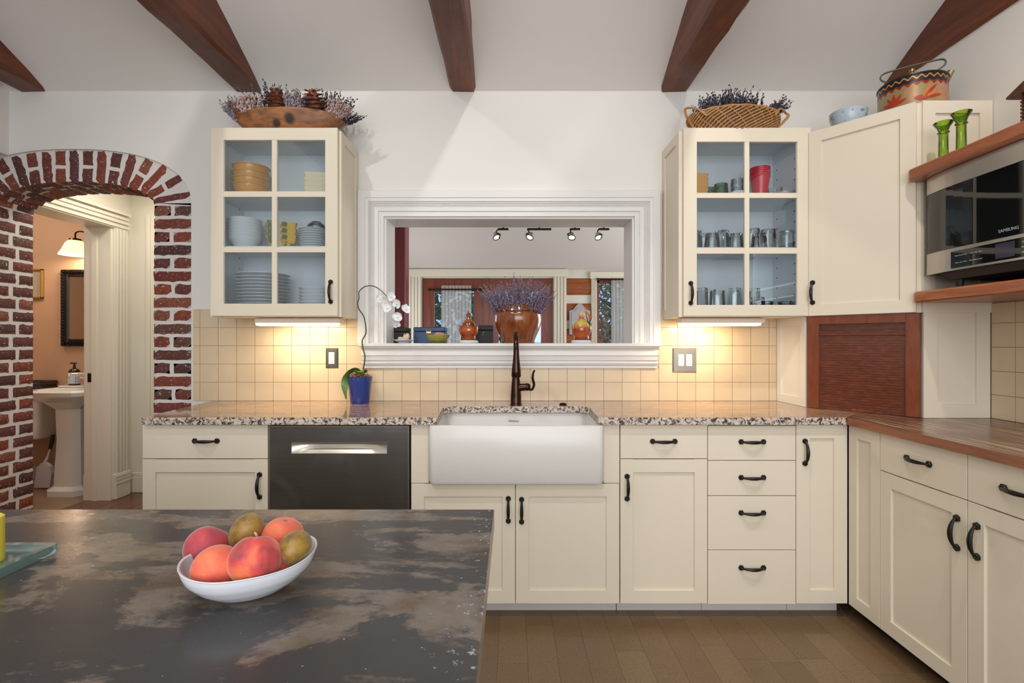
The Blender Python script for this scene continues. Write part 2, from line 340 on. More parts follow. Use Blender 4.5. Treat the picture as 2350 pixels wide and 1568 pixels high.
# mortar ring and jambs
mb = MB(); yf = WALL+0.014; yb = WALL+0.245
for i in range(NA):
    (xa, za), (xb, zb) = outer(PI*i/NA), outer(PI*(i+1)/NA); (ia, ja), (ib, jb) = inner(PI*i/NA), inner(PI*(i+1)/NA)
    mb.prismy([(ib, jb), (ia, ja), (xa, za), (xb, zb)], yf, yb)
mb.box(ACX+AI, ACX+AO, yf, yb, 0, ZI); mb.box(ACX-AO, ACX-AI, yf, yb, 0, ZI)
surround = obj('arch_surround', mb, M['mortar'], wall_back)
def brick_mesh(k, nx, nz):
    rnd = random.Random(k); bm = bmesh.new(); grid = {}
    for s_, y in ((0, -0.5), (1, 0.5)):
        for i in range(nx+1):
            for j in range(nz+1):
                x, z = i/nx-0.5, j/nz-0.5; e = (i in (0, nx)) or (j in (0, nz))
                jx = rnd.uniform(-0.028, 0.02); jz = rnd.uniform(-0.075, 0.05)
                if e and rnd.random() < 0.16: jx -= 0.03*(1 if nx > 3 else 2.0); jz -= 0.1
                x2 = x+math.copysign(jx, x) if i in (0, nx) else x; z2 = z+math.copysign(jz, z) if j in (0, nz) else z
                grid[s_, i, j] = bm.verts.new((x2, y+(0.04 if e and s_ == 0 else 0), z2))
    for i in range(nx):
        for j in range(nz):
            bm.faces.new([grid[0,i,j], grid[0,i+1,j], grid[0,i+1,j+1], grid[0,i,j+1]]); bm.faces.new([grid[1,i,j], grid[1,i,j+1], grid[1,i+1,j+1], grid[1,i+1,j]])
    for i in range(nx):
        bm.faces.new([grid[0,i,0], grid[1,i,0], grid[1,i+1,0], grid[0,i+1,0]]); bm.faces.new([grid[0,i,nz], grid[0,i+1,nz], grid[1,i+1,nz], grid[1,i,nz]])
    for j in range(nz):
        bm.faces.new([grid[0,0,j], grid[0,0,j+1], grid[1,0,j+1], grid[1,0,j]]); bm.faces.new([grid[0,nx,j], grid[1,nx,j], grid[1,nx,j+1], grid[0,nx,j+1]])
    me = bpy.data.meshes.new('brick'); bm.to_mesh(me); bm.free(); me.materials.append(M['brick']); return me
BLONG = [brick_mesh(k, 8, 3) for k in range(7)]; BSHORT = [brick_mesh(40+k, 4, 3) for k in range(7)]
def brick(cx, cy, cz, lx, ly, lz, rot=None, long=None):
    me = random.choice(BLONG if (long if long is not None else lx > 0.13) else BSHORT)
    W = Matrix.Translation((cx, cy, cz)) @ (rot or Matrix()) @ Matrix.Diagonal((lx, ly, lz, 1))
    return inst('brick', me, surround, W)
PB = 0.0754; bh = 0.052
c_in = 26
for k in range(c_in):
    z = ZI-0.005-PB*(k+0.5)
    if z < 0.05: break
    xr0, xr1 = ACX+AI-0.003, ACX+AO-0.008
    if z > 0.80:
        if k % 2: brick((xr0+xr1)/2, yf+0.046, z, xr1-xr0, 0.1, bh)
        else:
            w_ = (xr1-xr0-0.026)/2; dx = random.uniform(-0.008, 0.008)
            brick(xr0+w_/2+dx/2, yf+0.046, z, w_+dx, 0.1, bh); brick(xr1-w_/2+dx/2, yf+0.046, z, w_-dx, 0.1, bh)
    # left reveal, seen through the arch (brick front turned to +X)
    q = Matrix.Rotation(R(90), 4, 'Z'); xf = ACX-AI-0.045
    cuts = [(2.812, 2.945), (2.972, 3.053)] if k % 2 else [(2.812, 2.905), (2.935, 3.053)]
    for ya, yb_ in cuts: brick(xf, (ya+yb_)/2, z, yb_-ya, 0.1, bh, q, True if yb_-ya > 0.1 else False)
# voussoirs, spread evenly along the middle of the ring
def vin(u): s_ = 1-2*u; return ACX+AI*s_, ZI+BI*math.sqrt(max(0, 1-s_*s_))
def vout(u):
    s_ = 1-2*u; x = AI*s_+math.copysign((AO-AI)*abs(s_)**2.6, s_); return ACX+x, ZO+BO*max(0, 1-(min(abs(x), AO)/AO)**2.35)**(1/2.35)
def midp(u):
    (xa, za), (xb, zb) = vin(u), vout(u); return Vector(((xa+xb)/2, 0, (za+zb)/2))
tab = [0.0]; NS = 2000
for i in range(NS): tab.append(tab[-1]+(midp((i+1)/NS)-midp(i/NS)).length)
nv = int(round(tab[-1]/0.0775))
for i in range(nv):
    t = (i+0.5)/nv*tab[-1]; k = max(j for j in range(NS+1) if tab[j] <= t); a_ = (k+(t-tab[k])/max(1e-6, (tab[min(k+1, NS)]-tab[k])))/NS
    (xa, za), (xb, zb) = vin(a_), vout(a_); pi_, po = Vector((xa, 0, za)), Vector((xb, 0, zb)); d = (po-pi_); L = d.length; d.normalize()
    pi_ = pi_-d*0.004; L -= 0.004
    rot = Matrix.Rotation(math.atan2(d.x, d.z), 4, 'Y') @ Matrix.Rotation(R(-90), 4, 'Y')
    def vb(l0, l1, y0, y1, wd=0.051*(1-0.35*abs(1-2*a_)**5)):
        c = pi_+d*((l0+l1)/2); brick(c.x, (y0+y1)/2, c.z, l1-l0, y1-y0, wd, rot, (l1-l0) > 0.11)
    if i % 2 == 0: vb(0, L, yf-0.004, yf+0.10); vb(0, L*0.5, yf+0.128, yb-0.002)
    else: vb(0, L*0.5-0.012, yf-0.004, yf+0.052); vb(L*0.5+0.012, L, yf-0.004, yf+0.052); vb(0, L*0.5, yf+0.08, yb-0.002)
# ---- other walls, ceiling, beams
mb = MB(); mb.box(XR, XR+0.15, -2.8, WALL, 0, 4.0); wall_right = struct('wall_right', mb, M['plaster'])
mb = MB(); mb.box(-3.2, -2.87, -2.8, WALL, 2.31, 4.0); mb.box(-3.2, -2.87, -2.8, 1.75, 0, 2.31); struct('wall_left', mb, M['plaster'])
mb = MB(); wx0, wx1, wz0, wz1 = -1.6, 2.0, 0.75, 2.75
mb.box(-3.2, wx0, -2.8, -2.6, 0, 4.0); mb.box(wx1, XR+0.15, -2.8, -2.6, 0, 4.0); mb.box(wx0, wx1, -2.8, -2.6, 0, wz0); mb.box(wx0, wx1, -2.8, -2.6, wz1, 4.0)
struct('wall_front', mb, M['plaster'])
win = MB()
for x in (wx0, 0.2-0.03, wx1-0.06): win.box(x, x+0.06, -2.72, -2.64, wz0, wz1)
for z in (wz0, wz1-0.06): win.box(wx0, wx1, -2.72, -2.64, z, z+0.06)
struct('window_1', win, M['white_trim'])
yr = 0.7; zr = ZC+SL*(WALL-yr)
mb = MB()
mb.add([(-3.2, WALL+0.1, ZC-0.052), (XR+0.15, WALL+0.1, ZC-0.052), (XR+0.15, yr, zr), (-3.2, yr, zr), (-3.2, WALL+0.1, ZC+0.05), (XR+0.15, WALL+0.1, ZC+0.05), (XR+0.15, yr, zr+0.1), (-3.2, yr, zr+0.1)],
       [(0,1,2,3), (7,6,5,4), (0,4,5,1), (2,6,7,3), (1,5,6,2), (0,3,7,4)])
mb.box(-3.2, XR+0.15, -2.8, yr, zr, zr+0.1)
ceiling = struct('ceiling', mb, M['ceil'])
def beam(pxl, pxr, ch=0.012):
    x0, x1 = X(pxl, WALL), X(pxr, WALL); h = 0.34
    prof = [(x0+ch, ZC-0.006), (x1-ch, ZC-0.006), (x1, ZC+ch), (x1, ZC+h), (x0, ZC+h), (x0, ZC+ch)]
    rings = []; ny = 16; rs = random.Random(pxl)
    for i in range(ny+1):
        y = WALL-0.002-(WALL-0.6)*i/ny; rings.append([(x+rs.uniform(-0.004, 0.004), y, z+rs.uniform(-0.003, 0.004)) for x, z in prof])
    mb = MB(); mb.loft(rings, True, False); mb.f = [tuple(reversed(f)) for f in mb.f]; return mb
for nm, a0, a1 in (('trim_1', 46, 108), ('trim_2', 541, 601), ('trim_3', 1034, 1093), ('trim_4', 1516, 1578), ('trim_5', 2018, 2026+52)):
    o = struct(nm, beam(a0, a1), M['beam']); o['label'] = 'dark stained rough sawn ceiling beam'
# can lights on the slope behind the frame
for p in CANS:
    t = thing('ceiling_can_light', 'small white cylinder downlight on the sloped ceiling', 'light', p, 'ceiling downlights')
    c = MB(); c.lathe([(0.05, -0.075), (0.052, -0.075), (0.055, 0.0), (0.055, 0.1), (0.0, 0.1)], p, 20); obj('housing', c, M['white_trim'], t)
# ---- pass-through trim
def sweep_u(prof, x0, x1, z0, z1, y):   # casing up, over and down around the opening; prof = (t outward, n proud)
    mb = MB()
    ringA = [(x0-t, y-n, z0) for t, n in prof]; ringB = [(x0-t, y-n, z1+t) for t, n in prof]; ringC = [(x1+t, y-n, z1+t) for t, n in prof]; ringD = [(x1+t, y-n, z0) for t, n in prof]
    mb.loft([ringA, ringB, ringC, ringD], True, False); return mb
prof = [(0, 0), (0, 0.0165), (0.016, 0.016), (0.02, 0.01), (0.026, 0.01), (0.03, 0.018), (0.05, 0.02), (0.056, 0.013), (0.06, 0.02), (0.068, 0.013), (0.072, 0.022), (0.08, 0.014), (0.084, 0.024), (0.1, 0.026), (0.104, 0.03), (0.142, 0.03), (0.146, 0.024), (0.146, 0)]
tr = struct('trim_6', sweep_u(prof, OX0, OX1, 1.24, OZ1, WALL), M['white_trim'])
mb = MB(); jw = 0.012
mb.box(OX0, OX0+jw, WALL-0.001, WALL+th+0.004, 1.24, OZ1); mb.box(OX1-jw, OX1, WALL-0.001, WALL+th+0.004, 1.24, OZ1); mb.box(OX0+jw, OX1-jw, WALL-0.001, WALL+th+0.004, OZ1-jw, OZ1)
obj('jamb_lining', mb, M['white_trim'], tr)
sx0, sx1 = X(822, 2.74), X(1519, 2.74)
mb = MB(); mb.bbox(sx0, sx1, 2.735, WALL+0.02, 1.221, 1.240, 0.004); mb.box(OX0, OX1, WALL, WALL+th+0.13, 1.221, 1.240); sill = struct('trim_7', mb, M['white_trim'])
mb = MB(); pr = [(0.0, 1.222), (0.062, 1.222), (0.062, 1.216), (0.048, 1.204), (0.046, 1.2), (0.05, 1.199), (0.05, 1.172), (0.046, 1.168), (0.042, 1.15), (0.042, 1.146), (0.034, 1.143), (0.034, 1.126), (0.026, 1.122), (0.026, 1.118), (0.02, 1.112), (0.02, 1.1), (0.0, 1.1)]
pts0 = [(sx0+0.012, WALL-n, z) for n, z in pr]; pts1 = [(sx1-0.012, WALL-n, z) for n, z in pr]
mb.loft([pts1, pts0], True, False); obj('apron_moulding', mb, M['white_trim'], sill)
# ---- backsplash tiles
TP = 42.0/1130*WALL; tm = MB(); tm.bbox(-0.5, 0.5, -0.5, 0.5, -0.5, 0.5, 0.014); TILE = mkmesh('tile', tm, M['tile'])
g = MB(); tx0 = X(445, WALL); g.box(tx0, -0.86, WALL-0.004, WALL-0.0005, CT, 1.434); g.box(-0.86, 0.84, WALL-0.004, WALL-0.0005, CT, 1.11); g.box(0.84, 1.505, WALL-0.004, WALL-0.0005, CT, 1.434); grout = obj('grout_bed', g, M['grout'], wall_back)
def tile(x0, x1, z0, z1, par=grout):
    if x1-x0 < 0.008 or z1-z0 < 0.008: return
    gp = 0.0012
    W = Matrix.Translation(((x0+x1)/2, WALL-0.0055, (z0+z1)/2)) @ Matrix.Rotation(R(random.uniform(-0.25, 0.25)), 4, 'X') @ Matrix.Rotation(R(random.uniform(-0.25, 0.25)), 4, 'Z') @ Matrix.Diagonal((x1-x0-2*gp, 0.007, z1-z0-2*gp, 1))
    inst('tile', TILE, par, W)
colx = [tx0, X(461, WALL)]
while colx[-1] < 1.505: colx.append(colx[-1]+TP)
rowz = [CT, Z(877, WALL), Z(835.5, WALL), Z(793.7, WALL), Z(752, WALL), 1.434]
for i in range(len(colx)-1):
    for j in range(5):
        xa, xb, za, zb = colx[i], min(colx[i+1], 1.505), rowz[j], rowz[j+1]
        if i == 0 and j == 0: za = CT
        mid = (xa+xb)/2
        if sx0+0.012 < mid < sx1-0.012:
            if za >= 1.1: continue
            zb = min(zb, 1.1)
        elif xb > sx0 and xa < sx1 and za > 1.22: pass
        tile(xa, xb, za, zb)
# right wall tiles (behind the butcher block)
g = MB(); g.box(XR-0.004, XR-0.0005, 0.6, 2.177, CT, 1.42); gr2 = obj('grout_bed', g, M['grout'], wall_right)
y = 2.17
while y > 0.95:
    for j in range(5):
        za = CT+j*TP; zb = min(za+TP, 1.418)
        W = Matrix.Translation((XR-0.0055, y-TP/2, (za+zb)/2)) @ Matrix.Diagonal((0.007, TP-0.003, zb-za-0.003, 1))
        inst('tile', TILE, gr2, W)
    y -= TP

# ------------------------------------------------------------------ cabinets
def handle_mesh():
    mb = MB(); n = 18; L = 0.05
    path = []; rad = []
    for i in range(n+1):
        t = i/n*2-1; path.append((t*L, -0.007-0.019*(1-t*t)**0.8, 0)); rad.append(0.0042+0.0036*(1-t*t)**1.5)
    mb.tube(path, rad, 8)
    for s_ in (-1, 1):
        mb.tube([(s_*L, 0, 0), (s_*L, -0.005, 0), (s_*L, -0.009, 0)], [0.0128, 0.0128, 0.009], 6); mb.ico((s_*L, -0.009, 0), 0.005, 1)
    return mkmesh('handle', mb, M['iron'])
HANDLE = handle_mesh()
def handle(par, Fm, u, v, vert=False):
    W = Fm @ Matrix.Translation((u, -0.020, v)) @ (Matrix.Rotation(R(90), 4, 'Y') if vert else Matrix())
    inst('handle', HANDLE, par, W)
def drawer(par, Fm, u0, u1, v0, v1, hu=None, hv=None, g=0.0015):
    d = obj('drawer', MB().bbox(u0+g, u1-g, -0.02, -0.001, v0+g, v1-g, 0.0015).T(Fm), M['cream'], par)
    handle(d, Fm, (u0+u1)/2 if hu is None else hu, (v0+v1)/2 if hv is None else hv); return d
def door(par, Fm, u0, u1, v0, v1, hu=None, hv=None, s_=0.058, g=0.0015, name='door'):
    u0 += g; u1 -= g; v0 += g; v1 -= g; mb = MB()
    mb.bbox(u0, u0+s_, -0.02, -0.001, v0, v1, 0.0012); mb.bbox(u1-s_, u1, -0.02, -0.001, v0, v1, 0.0012)
    mb.box(u0+s_-0.001, u1-s_+0.001, -0.0199, -0.001, v0+0.0008, v0+s_); mb.box(u0+s_-0.001, u1-s_+0.001, -0.0199, -0.001, v1-s_, v1-0.0008)
    d = obj(name, mb.T(Fm), M['cream'], par)
    obj('panel', MB().box(u0+s_-0.002, u1-s_+0.002, -0.0115, -0.003, v0+s_-0.002, v1-s_+0.002).T(Fm), M['cream'], d)
    if hu is not None: handle(d, Fm, hu, hv, True)
    return d
DF = 2.215; Fb = F(0, DF+0.02, 0); BT = 0.879
def bx(px): return X(px, DF)
def bz(py): return Z(py, DF)
def carcass(par, x0, x1, z0=0.088, z1=BT):
    obj('body', MB().box(x0+0.001, x1-0.001, DF+0.0202, WALL-0.012, z0, z1), M['cream'], par)
    obj('toe_kick', MB().box(x0+0.001, x1-0.001, DF+0.075, DF+0.095, 0, z0), M['toe'], par)
ZB = 0.069; ZD = 0.7215
t = thing('base_cabinet', 'cream base cabinet with one drawer over a door, beside the brick jamb', 'cabinet', (bx(470), DF+0.3, 0), 'base cabinets')
x0, x1 = bx(326), bx(615); carcass(t, x0, x1); drawer(t, Fb, x0, x1, ZD, 0.876, X(473, DF), Z(1012, DF)); door(t, Fb, x0, x1, ZB, ZD, X(596, DF), Z(1115, DF))
obj('end_panel', MB().box(x0-0.004, x0+0.001, DF+0.01, WALL-0.012, 0, BT), M['cream'], t)
# dishwasher
t = thing('dishwasher', 'dark stainless steel dishwasher with recessed pocket handle', 'dishwasher', (bx(779), DF+0.3, 0))
x0, x1 = bx(618.5), bx(938); obj('body', MB().box(x0-0.003, x1+0.006, DF+0.03, WALL-0.012, 0.09, 0.876), M['dark'], t)
h0, h1, hz0, hz1 = X(669, DF), X(888, DF), Z(1041, DF), Z(1016, DF); zt = 0.868
mb = MB(); mb.box(x0, h0, DF, DF+0.028, 0.1, zt); mb.box(h1, x1, DF, DF+0.028, 0.1, zt); mb.box(h0, h1, DF, DF+0.028, 0.1, hz0); mb.box(h0, h1, DF, DF+0.028, hz1, zt)
dw = obj('door', mb, M['dsteel'], t)
mb = MB(); n = 12
rows = []
for k in range(7):
    v = k/6; row = []
    for i in range(n+1):
        u = i/n; ed = 1-abs(2*u-1)**6; row.append((h0+(h1-h0)*u, DF+0.002+0.024*ed*math.sin(v*PI*0.62), hz0+(hz1-hz0)*v))
    rows.append(row)
mb.loft(rows, False, True, False); obj('pocket_handle', mb, M['steel'], dw, label='bright curved steel pocket grip')
mb = MB(); e = 0.0022
for a0, a1, b0, b1 in ((h0-e, h1+e, hz0-e, hz0), (h0-e, h1+e, hz1, hz1+e), (h0-e, h0, hz0, hz1), (h1, h1+e, hz0, hz1)): mb.box(a0, a1, DF-0.0015, DF+0.004, b0, b1)
obj('handle_rim', mb, M['steel'], dw)
mb = MB(); mb.box(x0-0.002, x0+0.003, DF-0.002, DF+0.02, 0.1, zt+0.002); mb.box(x1-0.003, x1+0.002, DF-0.002, DF+0.02, 0.1, zt+0.002); mb.box(x0, x1, DF-0.002, DF+0.02, zt-0.001, zt+0.003); obj('edge_trim', mb, M['steel'], t)
obj('kick_plate', MB().box(x0, x1, DF+0.06, DF+0.08, 0, 0.1), M['dark'], t)
# sink base
t = thing('base_cabinet', 'cream sink base cabinet with a pair of doors under the apron sink', 'cabinet', (bx(1182), DF+0.3, 0), 'base cabinets')
x0, x1, xm = bx(943), bx(1422), bx(1183); ZS = bz(1109.5)
carcass(t, x0, x1, 0.088, 0.585)
SX0, SX1, SY0, SY1, SZ0, SZ1 = X(983, 2.18), X(1387, 2.18), 2.175, 2.60, Z(1115, 2.18), 0.8775
obj('stile', MB().bbox(x0+0.001, SX0-0.003, DF, DF+0.3, ZS+0.001, 0.876, 0.001), M['cream'], t); obj('stile', MB().bbox(SX1+0.003, x1-0.001, DF, DF+0.3, ZS+0.001, 0.876, 0.001), M['cream'], t)
door(t, Fb, x0, xm, ZB, ZS, X(1166.5, DF), Z(1170, DF)); door(t, Fb, xm, x1, ZB, ZS, X(1197, DF), Z(1172, DF))
# cabinet with drawer and door
t = thing('base_cabinet', 'cream base cabinet with one drawer over a door, right of the sink', 'cabinet', (bx(1523), DF+0.3, 0), 'base cabinets')
x0, x1 = bx(1423), bx(1624); carcass(t, x0, x1); drawer(t, Fb, x0, x1, ZD, 0.876, X(1523, DF), Z(1013, DF)); door(t, Fb, x0, x1, ZB, ZD, X(1439, DF), Z(1119, DF))
t = thing('base_cabinet', 'cream base cabinet with a stack of four drawers', 'cabinet', (bx(1725), DF+0.3, 0), 'base cabinets')
x0, x1 = bx(1624), bx(1827); carcass(t, x0, x1)
for a0, a1, hv in ((1057.5, 977, 1014), (1138.5, 1057.5, 1096), (1263, 1138.5, 1177), (1388, 1263, 1303)): drawer(t, Fb, x0, x1, bz(a0), bz(a1), X(1726, DF), Z(hv, DF))
t = thing('base_cabinet', 'narrow cream base cabinet with one tall door in the inside corner', 'cabinet', (bx(1885), DF+0.3, 0), 'base cabinets')
x0, x1 = bx(1827), bx(1945.6); carcass(t, x0, x1); door(t, Fb, x0, x1, ZB, 0.876, X(1847, DF), Z(1038, DF), 0.06)
# right run, fronts facing -X
XF = 1.512; Fr = F(XF+0.02, 0, R(-90))   # local u = -y
def ry(px): return -XF*1130/(px-1175)
def rcarc(par, u0, u1):
    obj('body', MB().box(u0+0.001, u1-0.001, 0.0002, 0.57, 0.088, BT).T(Fr), M['cream'], par)
    obj('toe_kick', MB().box(u0+0.001, u1-0.001, 0.055, 0.075, 0, 0.088).T(Fr), M['dark'], par)
u0, u1, u2, u3 = -DF-0.001, ry(2019), ry(2219.5), ry(2219.5)+0.4
t = thing('base_cabinet', 'narrow cream filler cabinet with recessed panel turning the corner under the butcher block', 'cabinet', (XF+0.3, 2.12, 0), 'base cabinets')
rcarc(t, u0+0.024, u1); door(t, Fr, u0+0.003, u1, ZB, 0.876, None, None, 0.052)
t = thing('base_cabinet', 'cream base cabinet under the butcher block, drawer over door, beside the filler panel', 'cabinet', (XF+0.3, 1.83, 0), 'base cabinets')
rcarc(t, u1, u2); drawer(t, Fr, u1, u2, ZD, 0.876, -XF*1130/(2107-1175), 0.805); door(t, Fr, u1, u2, ZB, ZD, u2-0.036, 0.60)
t = thing('base_cabinet', 'cream base cabinet under the butcher block, drawer over door, farther from the corner', 'cabinet', (XF+0.3, 1.43, 0), 'base cabinets')
rcarc(t, u2, u3); drawer(t, Fr, u2, u3, ZD, 0.876, -XF*1130/(2343-1175), 0.80); door(t, Fr, u2, u3, ZB, ZD, u2+0.036, 0.60)
# ---- worktops
CF = 2.19; xm0 = 1.488
NX0, NX1, NY = -0.352, 0.397, 2.563
poly = [(-1.648, CF), (NX0+0.018, CF), (NX0+0.018, CF+0.05), (NX0, NY-0.04), (NX0+0.05, NY), (NX1-0.05, NY), (NX1, NY-0.04), (NX1-0.012, CF+0.05), (NX1-0.012, CF), (xm0, CF), (1.69, CF+(1.69-xm0)*0.975), (1.69, WALL-0.004), (-1.70, WALL-0.004)]
mb = MB(); mb.prism(poly, BT+0.0005, CT)
wt = obj('granite_worktop', mb, M['granite'], origin=True); tag(wt, 'polished pink and brown granite worktop with rough black flecked edge', 'worktop')
wt.data.materials.append(M['granite_edge'])
for p in wt.data.polygons:
    if abs(p.normal.z) < 0.5: p.material_index = 1
t = thing('butcher_block_worktop', 'reddish worn butcher block worktop along the right wall', 'worktop', (1.8, 1.4, BT+0.0005))
xs = [xm0+0.001+i*(XR-0.003-xm0)/6 for i in range(7)]
for i in range(6):
    xa, xb = xs[i], xs[i+1]-0.0004
    la, lb = (min(CF-0.0012+(x-xm0)*0.975, 2.42) for x in (xa, xb))
    mb = MB(); mb.prism([(xa, 0.75), (xb, 0.75), (xb, lb), (xa, la)], BT+0.0005, CT+random.uniform(-0.0003, 0.0003))
    o = obj('stave', mb, M['butcher'], t); o.data.materials.append(M['butcher_top'])
    for p in o.data.polygons:
        if p.normal.z > 0.5: p.material_index = 1
# ---- upper cabinets
UF = 2.505; Fu = F(0, UF+0.02, 0)
def glazed_cabinet(label, px0, px1, wx0, wx1, panes_x, panes_y, hpx, hpy, side, shelves):
    t = thing('wall_cabinet', label, 'cabinet', ((wx0+wx1)/2, 2.67, 1.375))
    z0, z1 = 1.377, Z(297, UF); yb0 = UF+0.0205; yb1 = WALL-0.001; tk = 0.018
    mb = MB(); mb.box(wx0, wx0+tk, yb0, yb1, z0, z1); mb.box(wx1-tk, wx1, yb0, yb1, z0, z1); mb.box(wx0+tk, wx1-tk, yb0, yb1, z0, z0+tk); mb.box(wx0+tk, wx1-tk, yb0, yb1, z1-tk, z1)
    obj('body', mb, M['cream'], t)
    l = 0.003; mb = MB(); i0, i1, j0, j1 = wx0+tk, wx1-tk, z0+tk, z1-tk
    mb.box(i0, i0+l, yb0+0.002, yb1, j0, j1); mb.box(i1-l, i1, yb0+0.002, yb1, j0, j1); mb.box(i0, i1, yb0+0.002, yb1, j0, j0+l); mb.box(i0, i1, yb0+0.002, yb1, j1-l, j1); mb.box(i0, i1, yb1-0.006, yb1, j0, j1)
    obj('lining', mb, M['cab_in'], t)
    for z in shelves: obj('shelf', MB().box(i0+l, i1-l, yb0+0.006, yb1-0.006, z-0.016, z), M['cab_in'], t)
    pins = MB()
    for zz in range(14):
        z = j0+0.1+zz*0.055
        for xx in (i0+l, i1-l):
            for yy in (yb0+0.06, yb1-0.05): pins.box(xx-0.0012, xx+0.0012, yy-0.0035, yy+0.0035, z-0.0035, z+0.0035)
    tag(obj('shelf_pin_holes', pins, M['dark'], t), kind='stuff')
    # glazed door
    u0, u1, v0, v1 = X(px0, UF), X(px1, UF), 1.380, Z(293, UF)
    xs_ = [u0]+[X(p, UF) for p in panes_x]+[u1]; zs_ = [v1]+[Z(p, UF) for p in panes_y]+[v0]
    mb = MB(); mb.bbox(xs_[0], xs_[1], -0.02, -0.001, v0, v1, 0.0012); mb.bbox(xs_[4], xs_[5], -0.02, -0.001, v0, v1, 0.0012)
    mb.box(xs_[1]-0.001, xs_[4]+0.001, -0.0198, -0.001, zs_[1], v1-0.0008); mb.box(xs_[1]-0.001, xs_[4]+0.001, -0.0198, -0.001, v0+0.0008, zs_[6])
    mb.box(xs_[2], xs_[3], -0.0185, -0.003, zs_[6], zs_[1])
    for k in (2, 4):
        mb.box(xs_[1], xs_[2]+0.0005, -0.0183, -0.0032, zs_[k+1], zs_[k]); mb.box(xs_[3]-0.0005, xs_[4], -0.0183, -0.0032, zs_[k+1], zs_[k])
    d = obj('door', mb.T(Fu), M['cream'], t)
    for i in (1, 3):
        for k in (1, 3, 5):
            obj('pane', MB().box(xs_[i]-0.002, xs_[i+1]+0.002, -0.011, -0.008, zs_[k+1]-0.002, zs_[k]+0.002).T(Fu), M['pane'], d)
    handle(d, Fu, X(hpx, UF), Z(hpy, UF), True)
    # visible end: face-frame strip and applied shaker end
    sx = wx1 if side > 0 else wx0; s_ = 0.05; sgn = side
    mb = MB(); xa, xb = sorted((sx, sx+sgn*0.006)); ya, yb_ = yb0, yb1
    for (p0, p1, q0, q1) in ((ya, ya+s_, z0, z1), (yb_-s_, yb_, z0, z1), (ya+s_, yb_-s_, z0, z0+s_), (ya+s_, yb_-s_, z1-s_, z1)): mb.box(xa, xb, p0, p1, q0, q1)
    obj('end_panel', mb, M['cream'], t)
    return t
glazed_cabinet('cream wall cabinet with six-pane glass door full of plates and bowls', 483.5, 774.5, -1.548, -0.881, (512.5, 623.5, 635, 746), (321, 439, 451.5, 567, 579, 697), 759, 670, 1, (2.008, 1.741))
glazed_cabinet('cream wall cabinet with six-pane glass door full of drinking glasses', 1569, 1861, 0.861, 1.505, (1599.5, 1709.5, 1720, 1830), (325, 442.5, 454, 569, 582, 700), 1585, 673, -1, (2.004, 1.735))
# corner wall cabinet
CL, CR_ = (1.515, 2.52), (1.807, 2.177); thd = math.atan2(CR_[1]-CL[1], CR_[0]-CL[0]); DW = math.hypot(CR_[0]-CL[0], CR_[1]-CL[1])
Fd = F(CL[0], CL[1], thd); poly = [(1.509, 2.52), CR_, (XR-0.002, CR_[1]), (XR-0.002, WALL-0.002), (1.509, WALL-0.002)]
t = thing('corner_wall_cabinet', 'tall blank cream corner wall cabinet with one recessed panel door', 'cabinet', (1.85, 2.5, 1.378))
obj('body', MB().prism(poly, 1.378, 2.308), M['cream'], t)
door(t, Fd, 0.008, DW-0.012, 1.378, 2.312, X(1872, 2.49)*0+0.028, Z(671, 2.47), 0.057)
def plane_panel(par, x0, x1, z0, z1, y, s_=0.055, nm='end_panel'):
    mb = MB()
    for a0, a1, b0, b1 in ((x0, x0+s_, z0, z1), (x1-s_, x1, z0, z1), (x0+s_, x1-s_, z0, z0+s_), (x0+s_, x1-s_, z1-s_, z1)): mb.box(a0, a1, y-0.008, y, b0, b1)
    return obj(nm, mb, M['cream'], par)
plane_panel(t, CR_[0]+0.003, XR-0.003, 1.378, 2.312, CR_[1]-0.0005)
# appliance garage
t = thing('appliance_garage', 'corner appliance garage with cherry tambour roll door and cream sides', 'cabinet', (1.85, 2.5, CT))
gz0, gz1 = CT+0.001, 1.3765
poly2 = [(1.515, 2.55), (1.83, 2.22), (XR-0.002, 2.22), (XR-0.002, WALL-0.008), (1.515, WALL-0.008)]
obj('body', MB().prism(poly2, gz0, gz1), M['cream'], t)
mb = MB(); sw = 0.052
mb.bbox(0.0, sw, -0.012, 0.008, gz0, gz1, 0.002); mb.bbox(DW-sw, DW, -0.012, 0.008, gz0, gz1, 0.002); mb.box(sw-0.001, DW-sw+0.001, -0.0115, 0.008, gz1-0.04, gz1)
fr = obj('frame', mb.T(Fd), M['cherry'], t)
mb = MB(); ns = 30; zt = gz1-0.098; hh = (zt-gz0)/ns
for k in range(ns): mb.box(sw, DW-sw, 0.002+(0.0008 if k % 2 else 0), 0.02, gz0+k*hh+0.0006, gz0+(k+1)*hh-0.0002)
td = obj('tambour_door', mb.T(Fd), M['tambour'], t); td['kind'] = 'stuff'
mb = MB(); mb.bbox(sw, DW-sw, -0.004, 0.02, zt, zt+0.014, 0.002); mb.box(sw, DW-sw, 0.012, 0.022, zt+0.014, gz1-0.04); mb.box(sw, DW-sw, 0.006, 0.014, zt+0.03, zt+0.036); obj('lift_rail', mb.T(Fd), M['tambour'], t)
obj('bottom_pull', MB().bbox(DW*0.42, DW*0.62, -0.006, 0.004, gz0, gz0+0.014, 0.002).T(Fd), M['cherry'], t)
mb = MB(); s_ = 0.045
for p0, p1, q0, q1 in ((2.53, 2.53+s_, gz0, gz1), (WALL-0.008-s_, WALL-0.008, gz0, gz1), (2.53+s_, WALL-0.008-s_, gz0, gz0+s_), (2.53+s_, WALL-0.008-s_, gz1-s_, gz1)): mb.box(1.506, 1.515, p0, p1, q0, q1)
obj('side_panel', mb, M['white_trim'], t); obj('panel', MB().box(1.512, 1.5155, 2.56, WALL-0.03, gz0+0.02, gz1-0.02), M['white_trim'], t)
